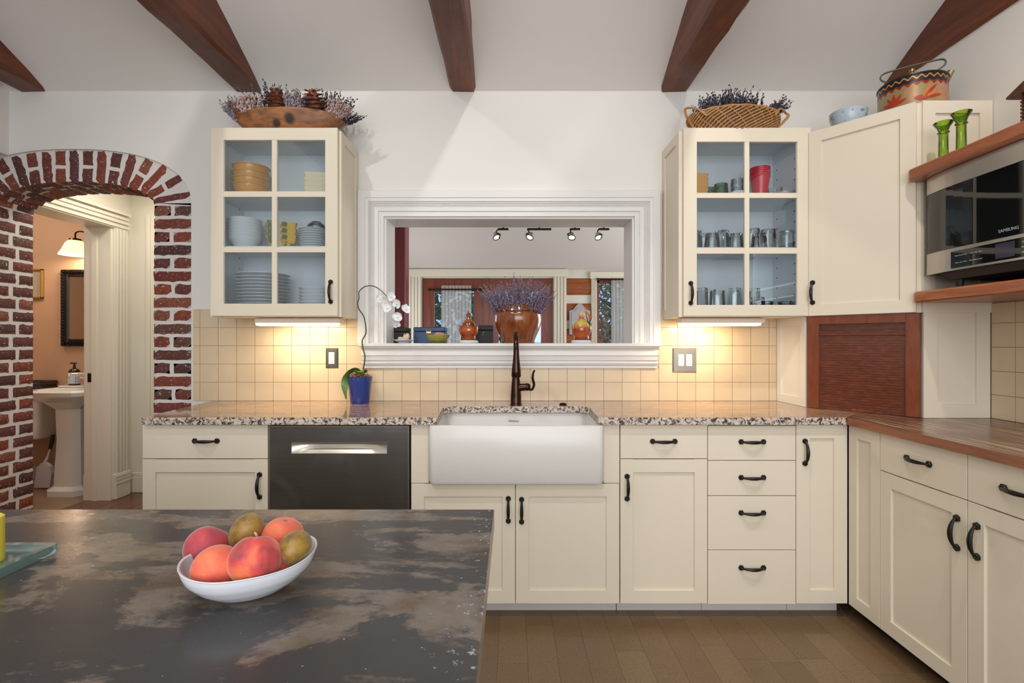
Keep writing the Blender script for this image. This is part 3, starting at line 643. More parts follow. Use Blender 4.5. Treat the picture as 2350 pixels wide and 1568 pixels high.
plane_panel(t, CR_[0]+0.008, XR-0.012, gz0, gz1+0.06, CR_[1]+0.001, 0.06, 'side_panel'); obj('panel', MB().box(CR_[0]+0.012, XR-0.012, CR_[1]+0.0015, CR_[1]+0.05, gz0, gz1), M['cream'], t)
# ------------------------------------------------------------------ under-cabinet lamps
M['lens'] = emit('warm_lamp_lens', 'ffd9a0', 3.5)
M['lamp_body'] = plain('lamp_white_body', 'e6dccb', 0.4)
def under_lamp(px0, px1, label, zt=1.3765):
    D = 2.60; x0, x1 = X(px0, D), X(px1, D)
    t = thing('under_cabinet_lamp', label, 'lamp', ((x0+x1)/2, D+0.03, zt-0.042))
    obj('housing', MB().bbox(x0, x1, D, D+0.085, zt-0.028, zt-0.002, 0.004), M['lamp_body'], t)
    rings = [[(x, D+0.004, zt-0.027), (x, D+0.01, zt-0.041), (x, D+0.055, zt-0.043), (x, D+0.075, zt-0.028)] for x in (x0+0.004, x1-0.02)]
    obj('lens', MB().loft(rings, True, False), M['lens'], t)
    a_ = area('under_cabinet_glow', ((x0+x1)/2+(-0.01 if px0 < 1000 else -0.08), D+0.05, zt-0.05), (R(18), 0, 0), 0.30 if px0 < 1000 else 0.2, 0.03, 2.2, (1.0, 0.80, 0.52))
under_lamp(583, 778, 'slim warm under-cabinet lamp above the outlet beside the orchid'); under_lamp(1564, 1757, 'slim warm under-cabinet lamp above the double switch plate')
# ------------------------------------------------------------------ sink and taps
mb = MB(); r = 0.022
rings = [rr(SX0+0.02, SX1-0.02, SY0+0.02, SY1, r, SZ0), rr(SX0+0.006, SX1-0.006, SY0+0.006, SY1, r, SZ0+0.006), rr(SX0, SX1, SY0, SY1, r, SZ0+0.02), rr(SX0, SX1, SY0, SY1, r, SZ1-0.006), rr(SX0+0.003, SX1-0.003, SY0+0.003, SY1-0.003, r, SZ1),
         rr(SX0+0.02, SX1-0.02, SY0+0.02, SY1-0.02, 0.03, SZ1), rr(SX0+0.024, SX1-0.024, SY0+0.024, SY1-0.024, 0.03, SZ1-0.006), rr(SX0+0.03, SX1-0.03, SY0+0.03, SY1-0.03, 0.03, SZ0+0.06), rr(SX0+0.06, SX1-0.06, SY0+0.06, SY1-0.06, 0.03, SZ0+0.035)]
mb.loft(rings, True)
t = thing('apron_sink', 'white fireclay farmhouse sink with a deep plain apron front', 'sink', ((SX0+SX1)/2, (SY0+SY1)/2, SZ0))
obj('basin', mb, M['porc'], t); M['ink'] = plain('black_ink', '2a2724', 0.5)
text('maker_mark', 'Whitehaus', 0.013, M['ink'], Matrix.Translation((X(1178, 2.57), SY1-0.0262, Z(967, 2.57))) @ Matrix.Rotation(R(91.5), 4, 'X'), t, 0.35)
D = 2.62; fx = X(1184, D); t = thing('kitchen_tap', 'oil-rubbed bronze gooseneck kitchen tap with side lever', 'tap', (fx, D, CT))
mb = MB(); mb.lathe([(0.031, 0), (0.031, 0.004), (0.029, 0.008), (0.0285, 0.05), (0.024, 0.11), (0.0165, 0.17), (0.0145, 0.2), (0.0145, 0.235)], (fx, D, CT), 24); obj('body', mb, M['bronze'], t)
zt = CT+0.3; pth = [(fx, D, CT+0.23)]+[(fx, D-0.085+0.085*math.cos(a_), zt+0.085*math.sin(a_)*0.9) for a_ in [R(k*15) for k in range(0, 12)]]+[(fx, D-0.172, zt+0.0), (fx, D-0.176, zt-0.02)]
obj('spout', MB().tube(pth, 0.0135, 16), M['bronze'], t)
hx, hy = fx, D-0.178
mb = MB(); mb.lathe([(0.0, -0.135), (0.020, -0.135), (0.0245, -0.128), (0.023, -0.10), (0.017, -0.05), (0.0145, -0.015), (0.0145, 0.0), (0.0, 0.0)], (hx, hy, zt-0.005), 20); obj('spray_head', mb, M['bronze'], t)
mb = MB(); mb.cyl((fx, D, CT+0.092), (fx+0.055, D, CT+0.096), 0.021, 0.019, 16); mb.ico((fx+0.06, D, CT+0.096), 0.0215, 2, (0.9, 1, 1)); obj('valve', mb, M['bronze'], t)
pth = bez([(fx+0.07, D, CT+0.08), (fx+0.088, D, CT+0.085), (fx+0.096, D, CT+0.11), (fx+0.089, D, CT+0.14), (fx+0.091, D, CT+0.165), (fx+0.099, D, CT+0.186)], 5)
n = len(pth); obj('lever', MB().tube(pth, [0.007+0.004*math.sin(PI*i/(n-1)) for i in range(n)], 10, True, 0.7), M['bronze'], t)
mb = MB(); mb.lathe([(0.019, 0), (0.021, 0.004), (0.016, 0.01), (0.006, 0.013), (0, 0.0135)], (X(1292, 2.62), 2.62, CT), 20); solo('tap_hole_cap', mb, M['bronze'], 'small dark bronze cap on the worktop beside the tap', 'tap cap')
# ------------------------------------------------------------------ socket plates
def sock(par, cx, cz, y, m):
    mb = MB(); mb.bbox(cx-0.0165, cx+0.0165, y-0.004, y, cz-0.0335, cz+0.0335, 0.002); f_ = obj('socket_face', mb, m, par); s_ = MB()
    for dz in (0.017, -0.017):
        s_.box(cx-0.0075, cx-0.0052, y-0.0045, y-0.0038, cz+dz, cz+dz+0.009); s_.box(cx+0.0052, cx+0.0075, y-0.0045, y-0.0038, cz+dz, cz+dz+0.008); s_.box(cx-0.002, cx+0.002, y-0.0045, y-0.0038, cz+dz-0.009, cz+dz-0.005)
    tag(obj('slots', s_, M['ink'], f_), kind='stuff')
M['ivory'] = plain('ivory_plastic', 'efe8da', 0.35); M['pewter'] = plain('dark_steel_plate', '74716c', 0.35, 0.9); YT = WALL-0.0098
def plate(name, label, x0, x1, z0, z1, m):
    t = thing(name, label, 'socket', ((x0+x1)/2, YT, z0)); rings = [[(x0, YT, z0), (x1, YT, z0), (x1, YT, z1), (x0, YT, z1)]]
    e = 0.008; rings.append([(x0+e, YT-0.006, z0+e), (x1-e, YT-0.006, z0+e), (x1-e, YT-0.006, z1-e), (x0+e, YT-0.006, z1-e)])
    mb = MB().loft(rings, True, False); obj('plate', mb, m, t)
    return t
x0, x1, z0, z1 = X(749, WALL), X(778, WALL), Z(845, WALL), Z(799, WALL); t = plate('wall_socket', 'dark steel wall socket plate on the tiles beside the orchid', x0, x1, z0, z1, M['pewter']); cx = (x0+x1)/2; sock(t, cx, (z0+z1)/2, YT-0.006, M['ivory'])
for dz in (-0.046, 0.046): obj('screw', MB().cyl((cx, YT-0.005, (z0+z1)/2+dz), (cx, YT-0.0075, (z0+z1)/2+dz), 0.003, None, 8), M['steel'], t)
x0, x1, z0, z1 = X(1541.5, WALL), X(1597, WALL), Z(855, WALL), Z(799, WALL); t = plate('wall_socket', 'bright steel double plate with rocker switch and socket', x0, x1, z0, z1, M['steel']); cz = (z0+z1)/2; c1 = x0+0.047; c2 = x1-0.045
obj('rocker', MB().bbox(c1-0.0165, c1+0.0165, YT-0.012, YT-0.005, cz-0.0335, cz+0.0335, 0.003), M['ivory'], t); sock(t, c2, cz, YT-0.006, M['ivory'])
for c in (c1, c2):
    for dz in (-0.048, 0.048): obj('screw', MB().cyl((c, YT-0.005, cz+dz), (c, YT-0.0075, cz+dz), 0.003, None, 8), M['steel'], t)
# ------------------------------------------------------------------ right wall shelves, microwave
def shelf(label, xf, z0, z1, yl):
    mb = MB(); r_ = 0.014; xs0 = xf
    rings = []
    for z, e in ((z0, 0.008), (z0+0.006, 0.001), (z0+0.012, 0), (z1-0.008, 0), (z1-0.003, 0.002), (z1, 0.007)): rings.append([(xs0+e, 0.75, z), (XR-0.002, 0.75, z), (XR-0.002, yl, z), (xs0+e+0.02, yl, z), (xs0+e+0.006, yl-0.006, z), (xs0+e, yl-0.02, z)])
    mb.loft(rings, True, False); return solo('wall_shelf', mb, M['shelf_wood'], label, 'shelf')
S1T, S1B, S2T, S2B = 2.002, 1.952, 1.467, 1.42
shelf('thick cherry wood shelf on the right wall, above the microwave', 1.733, S1B, S1T, 2.166); shelf('thick cherry wood shelf on the right wall, under the microwave', 1.757, S2B, S2T, 2.166)
XM = 1.772; ML = 2.125; MR = 1.365; mzb, mzt = 1.535, S1B-0.002
t = thing('microwave_oven', 'stainless steel microwave oven with black glass door between wooden shelves', 'microwave', (1.94, (ML+MR)/2, S2T))
obj('body', MB().box(XM+0.025, XR-0.01, MR, ML, mzb+0.0, mzt), M['dark'], t)
def bow(y): u = (y-MR)/(ML-MR)*2-1; return XM+0.022*(abs(u)**5)-0.004     # front bows out, rounded at the ends
ys = [MR+(ML-MR)*(0.5-0.5*math.cos(PI*i/24)) for i in range(25)]
def band(z0, z1, dx=0, y0=None, y1=None):
    yy = [y for y in ys if (y0 is None or y >= y0) and (y1 is None or y <= y1)]
    if y0 is not None: yy = [y0]+[y for y in yy if y > y0]
    if y1 is not None: yy = [y for y in yy if y < y1]+[y1]
    return MB().loft([[(bow(y)+dx, y, z0), (bow(y)+dx, y, z1), (XM+0.03, y, z1), (XM+0.03, y, z0)] for y in yy], True, False)
zg0, zg1 = Z(584, 2.12), Z(450, 2.12)
a = N('black_door_glass'); a.P(Base_Color=lin('0b0c0d'), Roughness=0.03, Specular_IOR_Level=0.75); M['blackglass'] = a.m
obj('upper_trim', band(zg1+0.001, mzt), M['steel'], t); dr = obj('door', band(zg0, zg1, 0.002), M['blackglass'], t); pn = obj('control_panel', band(mzb, zg0-0.001), M['steel'], t)
Wm = lambda y, z, dx: Matrix.Translation((bow(y)+dx, y, z)) @ Matrix.Rotation(R(-90), 4, 'Z') @ Matrix.Rotation(R(90), 4, 'X')
M['print'] = plain('pale_print', 'aeb4bb', 0.5); text('brand_lettering', 'SAMSUNG', 0.016, M['print'], Wm(1.755, zg0+0.024, 0.0012), dr)
cz = (mzb+zg0)/2-0.003; yy0, yy1 = 1.42, 1.985
kp = obj('keypad', band(cz-0.034, cz+0.034, -0.0015, yy0, yy1), M['blackglass'], pn)
for r0, words in ((0, (('Popcorn', 'Cook', 'Power'), ('Sensor', 'Auto', 'More'))), (1, (('Soften', 'Melt', 'Warm'), ('Defrost', 'Reheat', 'Level')))):
    for j, row in enumerate(words):
        for k, wd in enumerate(row): text('key_print', wd, 0.0062, M['print'], Wm(1.955-r0*0.062-k*0.018, cz+0.014-j*0.028, -0.002), pn)
M['lcd'] = plain('display', '3a3848', 0.1); obj('display', band(cz-0.026, cz+0.028, -0.002, 1.73, 1.80), M['lcd'], pn)
for k in range(3): text('key_print', '123456789'[k*3:k*3+3], 0.009, M['print'], Wm(1.70, cz+0.018-k*0.018, -0.002), pn)
mb = MB(); mb.add([(XM+0.04, MR+0.02, mzb-0.03), (XR-0.02, MR+0.02, mzb-0.04), (XR-0.02, ML-0.1, mzb-0.04), (XM+0.04, ML-0.1, mzb-0.03), (XM+0.03, MR+0.01, mzb), (XR-0.02, MR+0.01, mzb), (XR-0.02, ML-0.05, mzb), (XM+0.03, ML-0.05, mzb)], [(3,2,1,0), (4,5,6,7), (0,1,5,4), (1,2,6,5), (2,3,7,6), (3,0,4,7)]); obj('vent_underside', mb, M['dark'], t)
for yy in (MR+0.05, ML-0.11):
    for xx in (XM+0.06, XR-0.06): obj('foot', MB().cyl((xx, yy, S2T), (xx, yy, mzb-0.02), 0.012, 0.016, 10), M['dark'], t)
# candlesticks
def candlestick(x, y, h, label):
    pr = [(0.0, 0), (0.026, 0), (0.027, 0.006), (0.019, 0.012), (0.0175, 0.02), (0.0165, h*0.55), (0.0165, h*0.72), (0.021, h*0.735), (0.021, h*0.75), (0.0165, h*0.765), (0.022, h*0.87), (0.034, h*0.985), (0.035, h), (0.032, h), (0.018, h*0.88), (0.012, h*0.78), (0.0, h*0.77)]
    mb = MB().lathe(pr, (x, y, S1T), 24); return solo('candlestick', mb, M['limeglass'], label, 'candlestick')
candlestick(1.805, X(0, 1)*0+1.805*1130/990, 0.163, 'lime green glass candlestick with flared rim, nearer the corner cabinet'); candlestick(1.815, 1.815*1130/1031, 0.172, 'lime green glass candlestick with flared rim, nearer the mantel clock')
M['clockwood'] = wood('clock_walnut', '5d3220', '3a1d12', (9, 9, 2), 0.4, 4)
cy = 1.735; cxk = 1.93; t = thing('mantel_clock', 'dark carved wooden mantel clock with sloping roof on the upper shelf', 'clock', (cxk, cy, S1T))
mb = MB(); mb.bbox(cxk-0.055, cxk+0.055, cy-0.10, cy+0.10, S1T, S1T+0.018, 0.003); mb.box(cxk-0.045, cxk+0.045, cy-0.085, cy+0.085, S1T+0.018, S1T+0.16); obj('case', mb, M['clockwood'], t)
mb = MB()
for yy in (cy-0.085, cy+0.079):
    for k in range(10): mb.ico((cxk-0.047, yy+0.003, S1T+0.025+k*0.0135), 0.0065, 1)
tag(obj('carved_beading', mb, M['clockwood'], t), kind='stuff'); M['clockface'] = plain('clock_dark_glass', '1d2129', 0.1); obj('glass_front', MB().box(cxk-0.0475, cxk-0.0445, cy-0.06, cy+0.06, S1T+0.03, S1T+0.15), M['clockface'], t)
mb = MB(); prf = [(cy-0.12, S1T+0.158), (cy+0.12, S1T+0.158), (cy+0.122, S1T+0.166), (cy, S1T+0.225), (cy-0.122, S1T+0.166)]
mb.loft([[(x, y, z) for y, z in prf] for x in (cxk+0.065, cxk-0.068)], True, False); obj('roof', mb, M['clockwood'], t)
# painted pot and blue bowl on the corner cabinet
kx, ky, kz = 1.925, 2.37, 2.309; kr = 0.134; t = thing('painted_tin_pot', 'painted tin pot with red leaf decoration, black wavy border and bail handle', 'pot', (kx, ky, kz))
a = N('painted_tin'); v = a.co(); sp_ = a.n('ShaderNodeSeparateXYZ', {0: v}); ang = a.math('ARCTAN2', sp_.outputs[1], sp_.outputs[0]); zc = sp_.outputs[2]
wv = a.math('MULTIPLY', a.math('SINE', a.math('MULTIPLY', ang, 26.0)), 0.006); band_ = a.math('GREATER_THAN', a.math('ADD', zc, a.math('MULTIPLY', wv, 0.5)), 0.133)
yl = a.math('LESS_THAN', a.math('ABSOLUTE', a.math('SUBTRACT', a.math('ADD', zc, wv), 0.155)), 0.0035)
c = a.mix(a.noise(v, 18, 5), lin('a8966a'), lin('8c7a50')); c = a.mix(a.ramp(a.noise(v, 9, 4), [(0.5, 0.0), (0.62, 1.0)]), c, lin('bf8a6a'))
c = a.mix(a.math('GREATER_THAN', a.math('ADD', zc, wv), 0.122), c, lin('8a3324')); c = a.mix(band_, c, lin('22242a')); c = a.mix(yl, c, lin('c8893a')); a.P(Base_Color=c, Roughness=0.3, Metallic=0.25); M['tin'] = a.m
mb = MB().lathe([(0, 0), (kr, 0), (kr, 0.003), (kr, 0.165), (kr+0.004, 0.168), (kr+0.004, 0.174), (kr-0.002, 0.176), (0.1, 0.182), (0, 0.184)], (kx, ky, kz), 48); obj('body', mb, M['tin'], t)
M['brass'] = plain('aged_brass', 'a8956a', 0.3, 0.8); M['tinred'] = plain('tin_red_paint', 'a3341f', 0.4); M['tinorange'] = plain('tin_orange_paint', 'c07a3a', 0.4); M['pewterh'] = plain('handle_metal', '8a8577', 0.35, 0.8)
mb = MB().lathe([(0.075, 0.176), (0.075, 0.19), (0.07, 0.196), (0.04, 0.206), (0, 0.21)], (kx, ky, kz), 32); lid = obj('lid', mb, M['brass'], t); obj('knob', MB().lathe([(0.006, 0.2), (0.006, 0.235), (0.011, 0.238), (0.011, 0.25), (0, 0.252)], (kx, ky, kz), 12), M['brass'], lid)
dv = Vector((0.82, -0.57, 0)); 
def kp_(u, z): return Vector((kx, ky, kz+z))+dv*u
pth = bez([kp_(-0.10, 0.176), kp_(-0.085, 0.205), kp_(-0.12, 0.235), kp_(-0.11, 0.262), kp_(-0.04, 0.268), kp_(0.06, 0.268), kp_(0.115, 0.262), kp_(0.12, 0.235), kp_(0.085, 0.21), kp_(0.09, 0.176)], 6); obj('bail_handle', MB().tube(pth, 0.0065, 10, True, 0.6), M['pewterh'], t)
pth = [kp_(0.12, 0.15), kp_(0.135, 0.18), kp_(0.142, 0.2)]; obj('spout', MB().tube(pth, [0.014, 0.012, 0.014], 12), M['brass'], t)
def petal(a0, z0, ang_, L, wd, m):
    vs_ = []; n = 9
    for i in range(n+1):
        u = i/n; wv_ = wd*math.sin(PI*u)**0.8*(1-0.3*u)
        for s_ in (-1, 0, 1):
            p = Vector((u*L, s_*wv_)); q = Vector((p.x*math.cos(ang_)-p.y*math.sin(ang_), p.x*math.sin(ang_)+p.y*math.cos(ang_))); an = a0+q.x/kr; vs_.append((kx+(kr+0.0012)*math.cos(an), ky+(kr+0.0012)*math.sin(an), kz+z0+q.y))
    fs = []
    for i in range(n):
        for s_ in (0, 1): b_ = i*3+s_; fs.append((b_, b_+3, b_+4, b_+1))
    obj('painted_petal', MB().add(vs_, fs, True), m, t)
af = math.atan2(-ky, -kx)
for k, an in enumerate((20, 55, 90, 125, 160)): petal(af-0.52, 0.05, R(an), 0.055, 0.010, M['tinred'])
for k, an in enumerate((10, 28, 46, 64)): petal(af+0.28, 0.052, R(an), 0.085, 0.009, M['tinorange'] if k % 2 else M['tinred'])
petal(af+0.05, 0.06, R(-8), 0.06, 0.014, M['tinred'])
M['bluebowl'] = None; a = N('pale_blue_bowl'); v = a.co(); a.P(Base_Color=a.mix(a.ramp(a.noise(v, 45, 2), [(0.62, 0.0), (0.66, 0.8)]), lin('a9b7c4'), lin('5d6b80')), Roughness=0.25); M['bluebowl'] = a.m
def bowl_profile(r, h, fr=0.5, t_=0.004):
    o_ = [(0, 0), (r*fr, 0), (r*fr*1.02, 0.003)]; n = 8
    for i in range(1, n+1): u = i/n; o_.append((r*(fr+(1-fr)*math.sin(u*PI/2)**0.9), 0.003+(h-0.003)*u**1.15))
    i_ = [(x-t_ if x > t_ else 0, z+(t_ if k < len(o_)-1 else 0)) for k, (x, z) in enumerate(o_)][::-1]
    return o_+[(r-t_*0.4, h+0.001)]+i_[:-2]+[(0, t_+0.002)]
solo('blue_bowl', MB().lathe(bowl_profile(0.082, 0.09, 0.6), (1.69, 2.475, 2.309), 32), M['bluebowl'], 'pale blue patterned bowl on top of the corner wall cabinet', 'bowl')
# ------------------------------------------------------------------ dried flowers
def sprig(mb, st, base, d, L, blob, rs, flower_from=0.45, nb=12, stemr=0.0009):
    d = d.normalized(); bend = Vector((rs.uniform(-1, 1), rs.uniform(-1, 1), 0))*L*0.12
    pt = lambda u: base+d*(L*u)+bend*(u*u)
    st.tube([pt(0), pt(0.5), pt(1)], stemr, 3, False)
    for k in range(nb):
        u = flower_from+(1-flower_from)*(k+rs.random())/nb; p = pt(u)+Vector((rs.uniform(-1, 1), rs.uniform(-1, 1), rs.uniform(-1, 1)))*blob*0.9
        s_ = blob*rs.uniform(0.6, 1.15)*(1.1-0.5*u); q = d*s_*1.5
        o = d.orthogonal().normalized()*s_; o2 = d.cross(o)
        mb.add([p+q, p+o, p+o2, p-o, p-o2, p-q], [(0,1,2), (0,2,3), (0,3,4), (0,4,1), (5,2,1), (5,3,2), (5,4,3), (5,1,4)])
def flowermat(name, cols, rough=0.8):
    a = N(name); n_ = a.noise(a.geo(), 70, 2); k = len(cols); a.P(Base_Color=a.ramp(n_, [(0.3+0.4*i/(k-1), lin(c)) for i, c in enumerate(cols)]), Roughness=rough); return a.m
M['lav'] = flowermat('lavender_purple', ('4a4055', '7a6c88', '9c90a6')); M['lavdark'] = flowermat('lavender_dark', ('191a28', '2c2c42', '454460')); M['lavpale'] = flowermat('lilac_pale', ('6f6878', '958b98', 'aaa0a6'))
M['pink'] = flowermat('dried_pink', ('8d7774', 'b89d97', 'c9b3ad')); M['stem'] = plain('dry_stem', '7d6f5f', 0.8); M['mustard'] = flowermat('dried_mustard', ('7a5320', 'a8772f', '8f6a2a')); M['oakleaf'] = flowermat('dried_rust', ('5a331f', '7d4a2c', '936040'))
# barrel-shaped wooden pot with lavender on the sill
px_, py_, pz_ = X(1189, 2.86), 2.86, 1.2405; k_ = 2.86/1130
M['barrel'] = wood('stave_pot', '8a4a1e', '5a270d', (10, 10, 1.2), 0.18, 3, 'a5642f', coat=0.6); M['barrel_hoop'] = plain('dark_groove', '3a1c0e', 0.4)
t = thing('wooden_pot', 'glossy brown wooden barrel pot holding lavender on the sill', 'pot', (px_, py_, pz_))
pr = [(0, 0), (38*k_, 0), (39*k_, 2*k_), (37*k_, 4*k_), (40*k_, 12*k_), (49*k_, 32*k_), (54*k_, 50*k_), (53.5*k_, 64*k_), (51*k_, 70.5*k_), (50*k_, 71.5*k_), (51*k_, 73*k_), (47*k_, 84*k_), (45*k_, 87*k_), (42*k_, 87*k_), (43*k_, 70*k_), (35*k_, 15*k_), (0, 12*k_)]
obj('vessel', MB().lathe(pr, (px_, py_, pz_), 40), M['barrel'], t); obj('groove', MB().lathe([(50.6*k_, 70.6*k_), (51.3*k_, 71.6*k_), (50.9*k_, 72.7*k_)], (px_, py_, pz_), 40, caps=False), M['barrel_hoop'], t)
rs = random.Random(3); fm, sm_ = MB(), MB()
for i in range(300):
    an = rs.uniform(0, 2*PI); rad = math.sqrt(rs.random()); b_ = Vector((px_+0.09*rad*math.cos(an), py_+0.09*rad*math.sin(an), pz_+0.10))
    d = Vector((math.cos(an)*rad*0.72, math.sin(an)*rad*0.5, 1.0)); sprig(fm, sm_, b_, d, rs.uniform(0.19, 0.29)*(1.08-0.2*rad), 0.0058, rs, 0.42, 16)
t = thing('lavender_bunch', 'thick bunch of dried purple lavender standing in the wooden pot', 'lavender', (px_, py_, pz_+0.1)); tag(obj('flowers', fm, M['lav'], t), kind='stuff'); tag(obj('stems', sm_, M['stem'], t), kind='stuff')
# dough bowl with dried flowers and cones on the left cabinet
bxc, byc, bz0 = X(665, 2.58), 2.592, Z(297, UF)+0.001
M['dough'] = None; a = N('dough_bowl_wood'); v = a.co((3, 12, 9)); g_ = a.noise(v, 3, 5, 0.6, 0.5); c = a.ramp(g_, [(0.3, lin('5e3b24')), (0.5, lin('8a5a36')), (0.62, lin('a56a38')), (0.75, lin('7d5234'))])
def dspot(cx_, cz_, r_):
    s3 = a.n('ShaderNodeVectorMath', {0: a.co(), 1: (cx_, 0, cz_)}, operation='SUBTRACT').outputs[0]; s3 = a.n('ShaderNodeVectorMath', {0: s3, 1: (1, 0, 1)}, operation='MULTIPLY').outputs[0]
    ln = a.n('ShaderNodeVectorMath', {0: s3}, operation='LENGTH').outputs['Value']; return a.ramp(a.math('DIVIDE', ln, r_), [(0.5, 1.0), (1.0, 0.0)])
c = a.mix(dspot(0.033, 0.055, 0.034), c, lin('241a16')); c = a.mix(dspot(-0.036, 0.035, 0.028), c, lin('3a2418')); a.P(Base_Color=c, Roughness=0.5); M['dough'] = a.m
rings = []; A_, B_ = 0.281, 0.1
def sup(a_, ax, ay, z): 
    c_, s_ = math.cos(a_), math.sin(a_); return (bxc+ax*math.copysign(abs(c_)**0.95, c_), byc+ay*math.copysign(abs(s_)**0.9, s_), bz0+z)
seq = [(0.66, 0.6, 0.0), (0.74, 0.74, 0.012), (0.86, 0.86, 0.045), (0.96, 0.97, 0.075), (1.0, 1.0, 0.1), (0.97, 0.93, 0.104), (0.9, 0.85, 0.085), (0.75, 0.7, 0.04), (0.5, 0.4, 0.022)]
for fx_, fy_, z in seq: rings.append([sup(2*PI*k/48, A_*fx_, B_*fy_, z*(1-0.22*abs(math.cos(2*PI*k/48))**3)+(0.008 if z > 0.09 and math.sin(2*PI*k/48) < 0 else 0)) for k in range(48)])
t = thing('dough_bowl', 'long carved wooden dough bowl with dark knots on the left cabinet', 'bowl', (bxc, byc, bz0)); obj('bowl', MB().loft(rings), M['dough'], t)
rs = random.Random(11)
def clump(name, label, cx_, cy_, n, spread, L, mat_, blob=0.005, lean=(0, 0), ff=0.2, nb=16, hgt=0.05, grp='dried flowers in the dough bowl'):
    f_, s_ = MB(), MB(); n = int(n*1.7); cy_ -= 0.035; L *= 1.12; blob *= 1.3; spread *= 1.1
    for i in range(n):
        an = rs.uniform(0, 2*PI); ra = math.sqrt(rs.random()); b_ = Vector((cx_+0.02*ra*math.cos(an), cy_+0.02*ra*math.sin(an), bz0+hgt)); d = Vector((math.cos(an)*ra*spread+lean[0], math.sin(an)*ra*spread*0.7+lean[1], 1)); sprig(f_, s_, b_, d, L*rs.uniform(0.75, 1.05), blob, rs, ff, nb)
    t_ = thing(name, label, 'dried flowers', (cx_, cy_, bz0+hgt), grp); tag(obj('flowers', f_, mat_, t_), kind='stuff'); tag(obj('stems', s_, M['stem'], t_), kind='stuff')
xo = lambda px: X(px, 2.60)
clump('dried_lilac_sprays', 'pale lilac dried sprays spilling over the end of the dough bowl near the arch', xo(572), 2.64, 50, 0.5, 0.14, M['lavpale'], 0.0055, (-0.75, -0.1))
clump('dried_pink_sprays', 'dusty pink dried sprays beside the rust leaves in the dough bowl', xo(592), 2.60, 42, 0.55, 0.125, M['pink'], 0.006, (-0.1, -0.1))
clump('dried_lavender', 'dark lavender sprigs between the pink sprays and the tall pine cone', xo(625), 2.66, 40, 0.5, 0.2, M['lavdark'], 0.0045, (-0.15, 0.0))
clump('dried_lavender', 'dark lavender sprigs standing tallest behind the pine cones', xo(650), 2.69, 34, 0.6, 0.205, M['lavdark'], 0.0045, (0, 0))
clump('dried_lilac_sprays', 'bushy lilac dried sprays between the two pine cones', xo(690), 2.615, 60, 0.5, 0.135, M['lavpale'], 0.006, (0, -0.15))
clump('dried_mustard_flowers', 'mustard yellow dried flowers behind the large pine cone', xo(697), 2.69, 36, 0.6, 0.165, M['mustard'], 0.006, (0.1, 0))
clump('dried_lavender', 'dark blue lavender sprigs behind the large pine cone at the cabinet end', xo(748), 2.665, 44, 0.45, 0.18, M['lavdark'], 0.0048, (0.25, 0))
clump('dried_pink_sprays', 'dusty pink dried sprays spilling over the dough bowl near the pass-through', xo(762), 2.62, 60, 0.6, 0.115, M['pink'], 0.006, (0.45, -0.1))
clump('dried_lavender', 'thin dark lavender sprigs hanging low over the rim of the dough bowl', xo(772), 2.64, 14, 0.4, 0.13, M['lavdark'], 0.004, (1.7, 0), 0.4, 10)
clump('dried_rust_leaves', 'rust brown dried leaves at the arch end of the dough bowl', xo(572), 2.61, 18, 0.5, 0.115, M['oakleaf'], 0.008, (-0.15, -0.2), 0.35, 8)
M['cone'] = wood('pine_cone', '9a6248', '6a3f2c', (6, 6, 6), 0.55, 3, 'b07a5a')
def pine_cone(c, r, h, label, tilt):
    mb = MB(); c = Vector(c); rot = Matrix.Rotation(tilt, 3, 'X')
    mb.lathe([(0, -h/2), (r*0.45, -h*0.35), (r*0.5, 0), (r*0.3, h*0.35), (0, h*0.48)], (0, 0, 0), 10)
    rows = 7
    for j in range(rows):
        v_ = (j+0.5)/rows; z = -h/2+h*v_*0.95; rr_ = r*math.sin(PI*(0.12+0.8*v_*0.95))**0.7; n = 9 if j < 5 else 6
        for k in range(n):
            an = 2*PI*(k+0.5*(j % 2))/n; o = Vector((math.cos(an), math.sin(an), 0)); sd = Vector((-o.y, o.x, 0)); wd = rr_*0.36
            p0 = o*rr_*0.4+Vector((0, 0, z-0.004)); tip = o*rr_*1.0+Vector((0, 0, z+0.008)); m_ = o*rr_*0.8+Vector((0, 0, z)); dz = Vector((0, 0, 0.004))
            mb.add([p0-sd*wd*0.4, p0+sd*wd*0.4, m_+sd*wd, tip+sd*wd*0.45, tip-sd*wd*0.45, m_-sd*wd, m_+dz, p0+dz], [(0,1,2,5), (5,2,3,4), (7,0,5,6), (1,7,6,2), (6,5,4), (2,6,3), (6,4,3)])
    mb.v = [tuple(c+rot @ Vector(v)) for v in mb.v]; solo('pine_cone', mb, M['cone'], label, 'pine cone')
pine_cone((xo(733), 2.535, bz0+0.15), 0.066, 0.14, 'large brown pine cone tilted open at the front of the dough bowl', R(28)); pine_cone((xo(647), 2.545, bz0+0.165), 0.052, 0.12, 'smaller brown pine cone standing between dark lavender and lilac sprays', R(12))
# wicker basket on the right cabinet
bxc2, byc2 = X(1683, 2.60), 2.60; M['wicker'] = wood('wicker_cane', 'b98a58', '8a5f36', (30, 30, 30), 0.55, 2, 'c89c6c')
t = thing('wicker_basket', 'oval tan wicker basket with looped handles on the right cabinet', 'basket', (bxc2, byc2, bz0))
def bsk(a_, u, off=0.0):
    z = 0.112*u; f_ = 0.84+0.22*math.sin(u*PI*0.62); h_ = 1.0-0.10*(math.cos(a_)**2); return Vector((bxc2+(0.225*f_+off)*math.cos(a_), byc2+(0.105*f_+off)*math.sin(a_), bz0+0.004+z*h_))
mb = MB().loft([[bsk(2*PI*k/40, u, -0.006) for k in range(40)] for u in (0, 0.25, 0.5, 0.75, 0.98, 0.98, 0.3)][:5], False); M['wickerdark'] = plain('wicker_shadow_cane', '70502f', 0.7); obj('lining_weave', mb, M['wickerdark'], t)
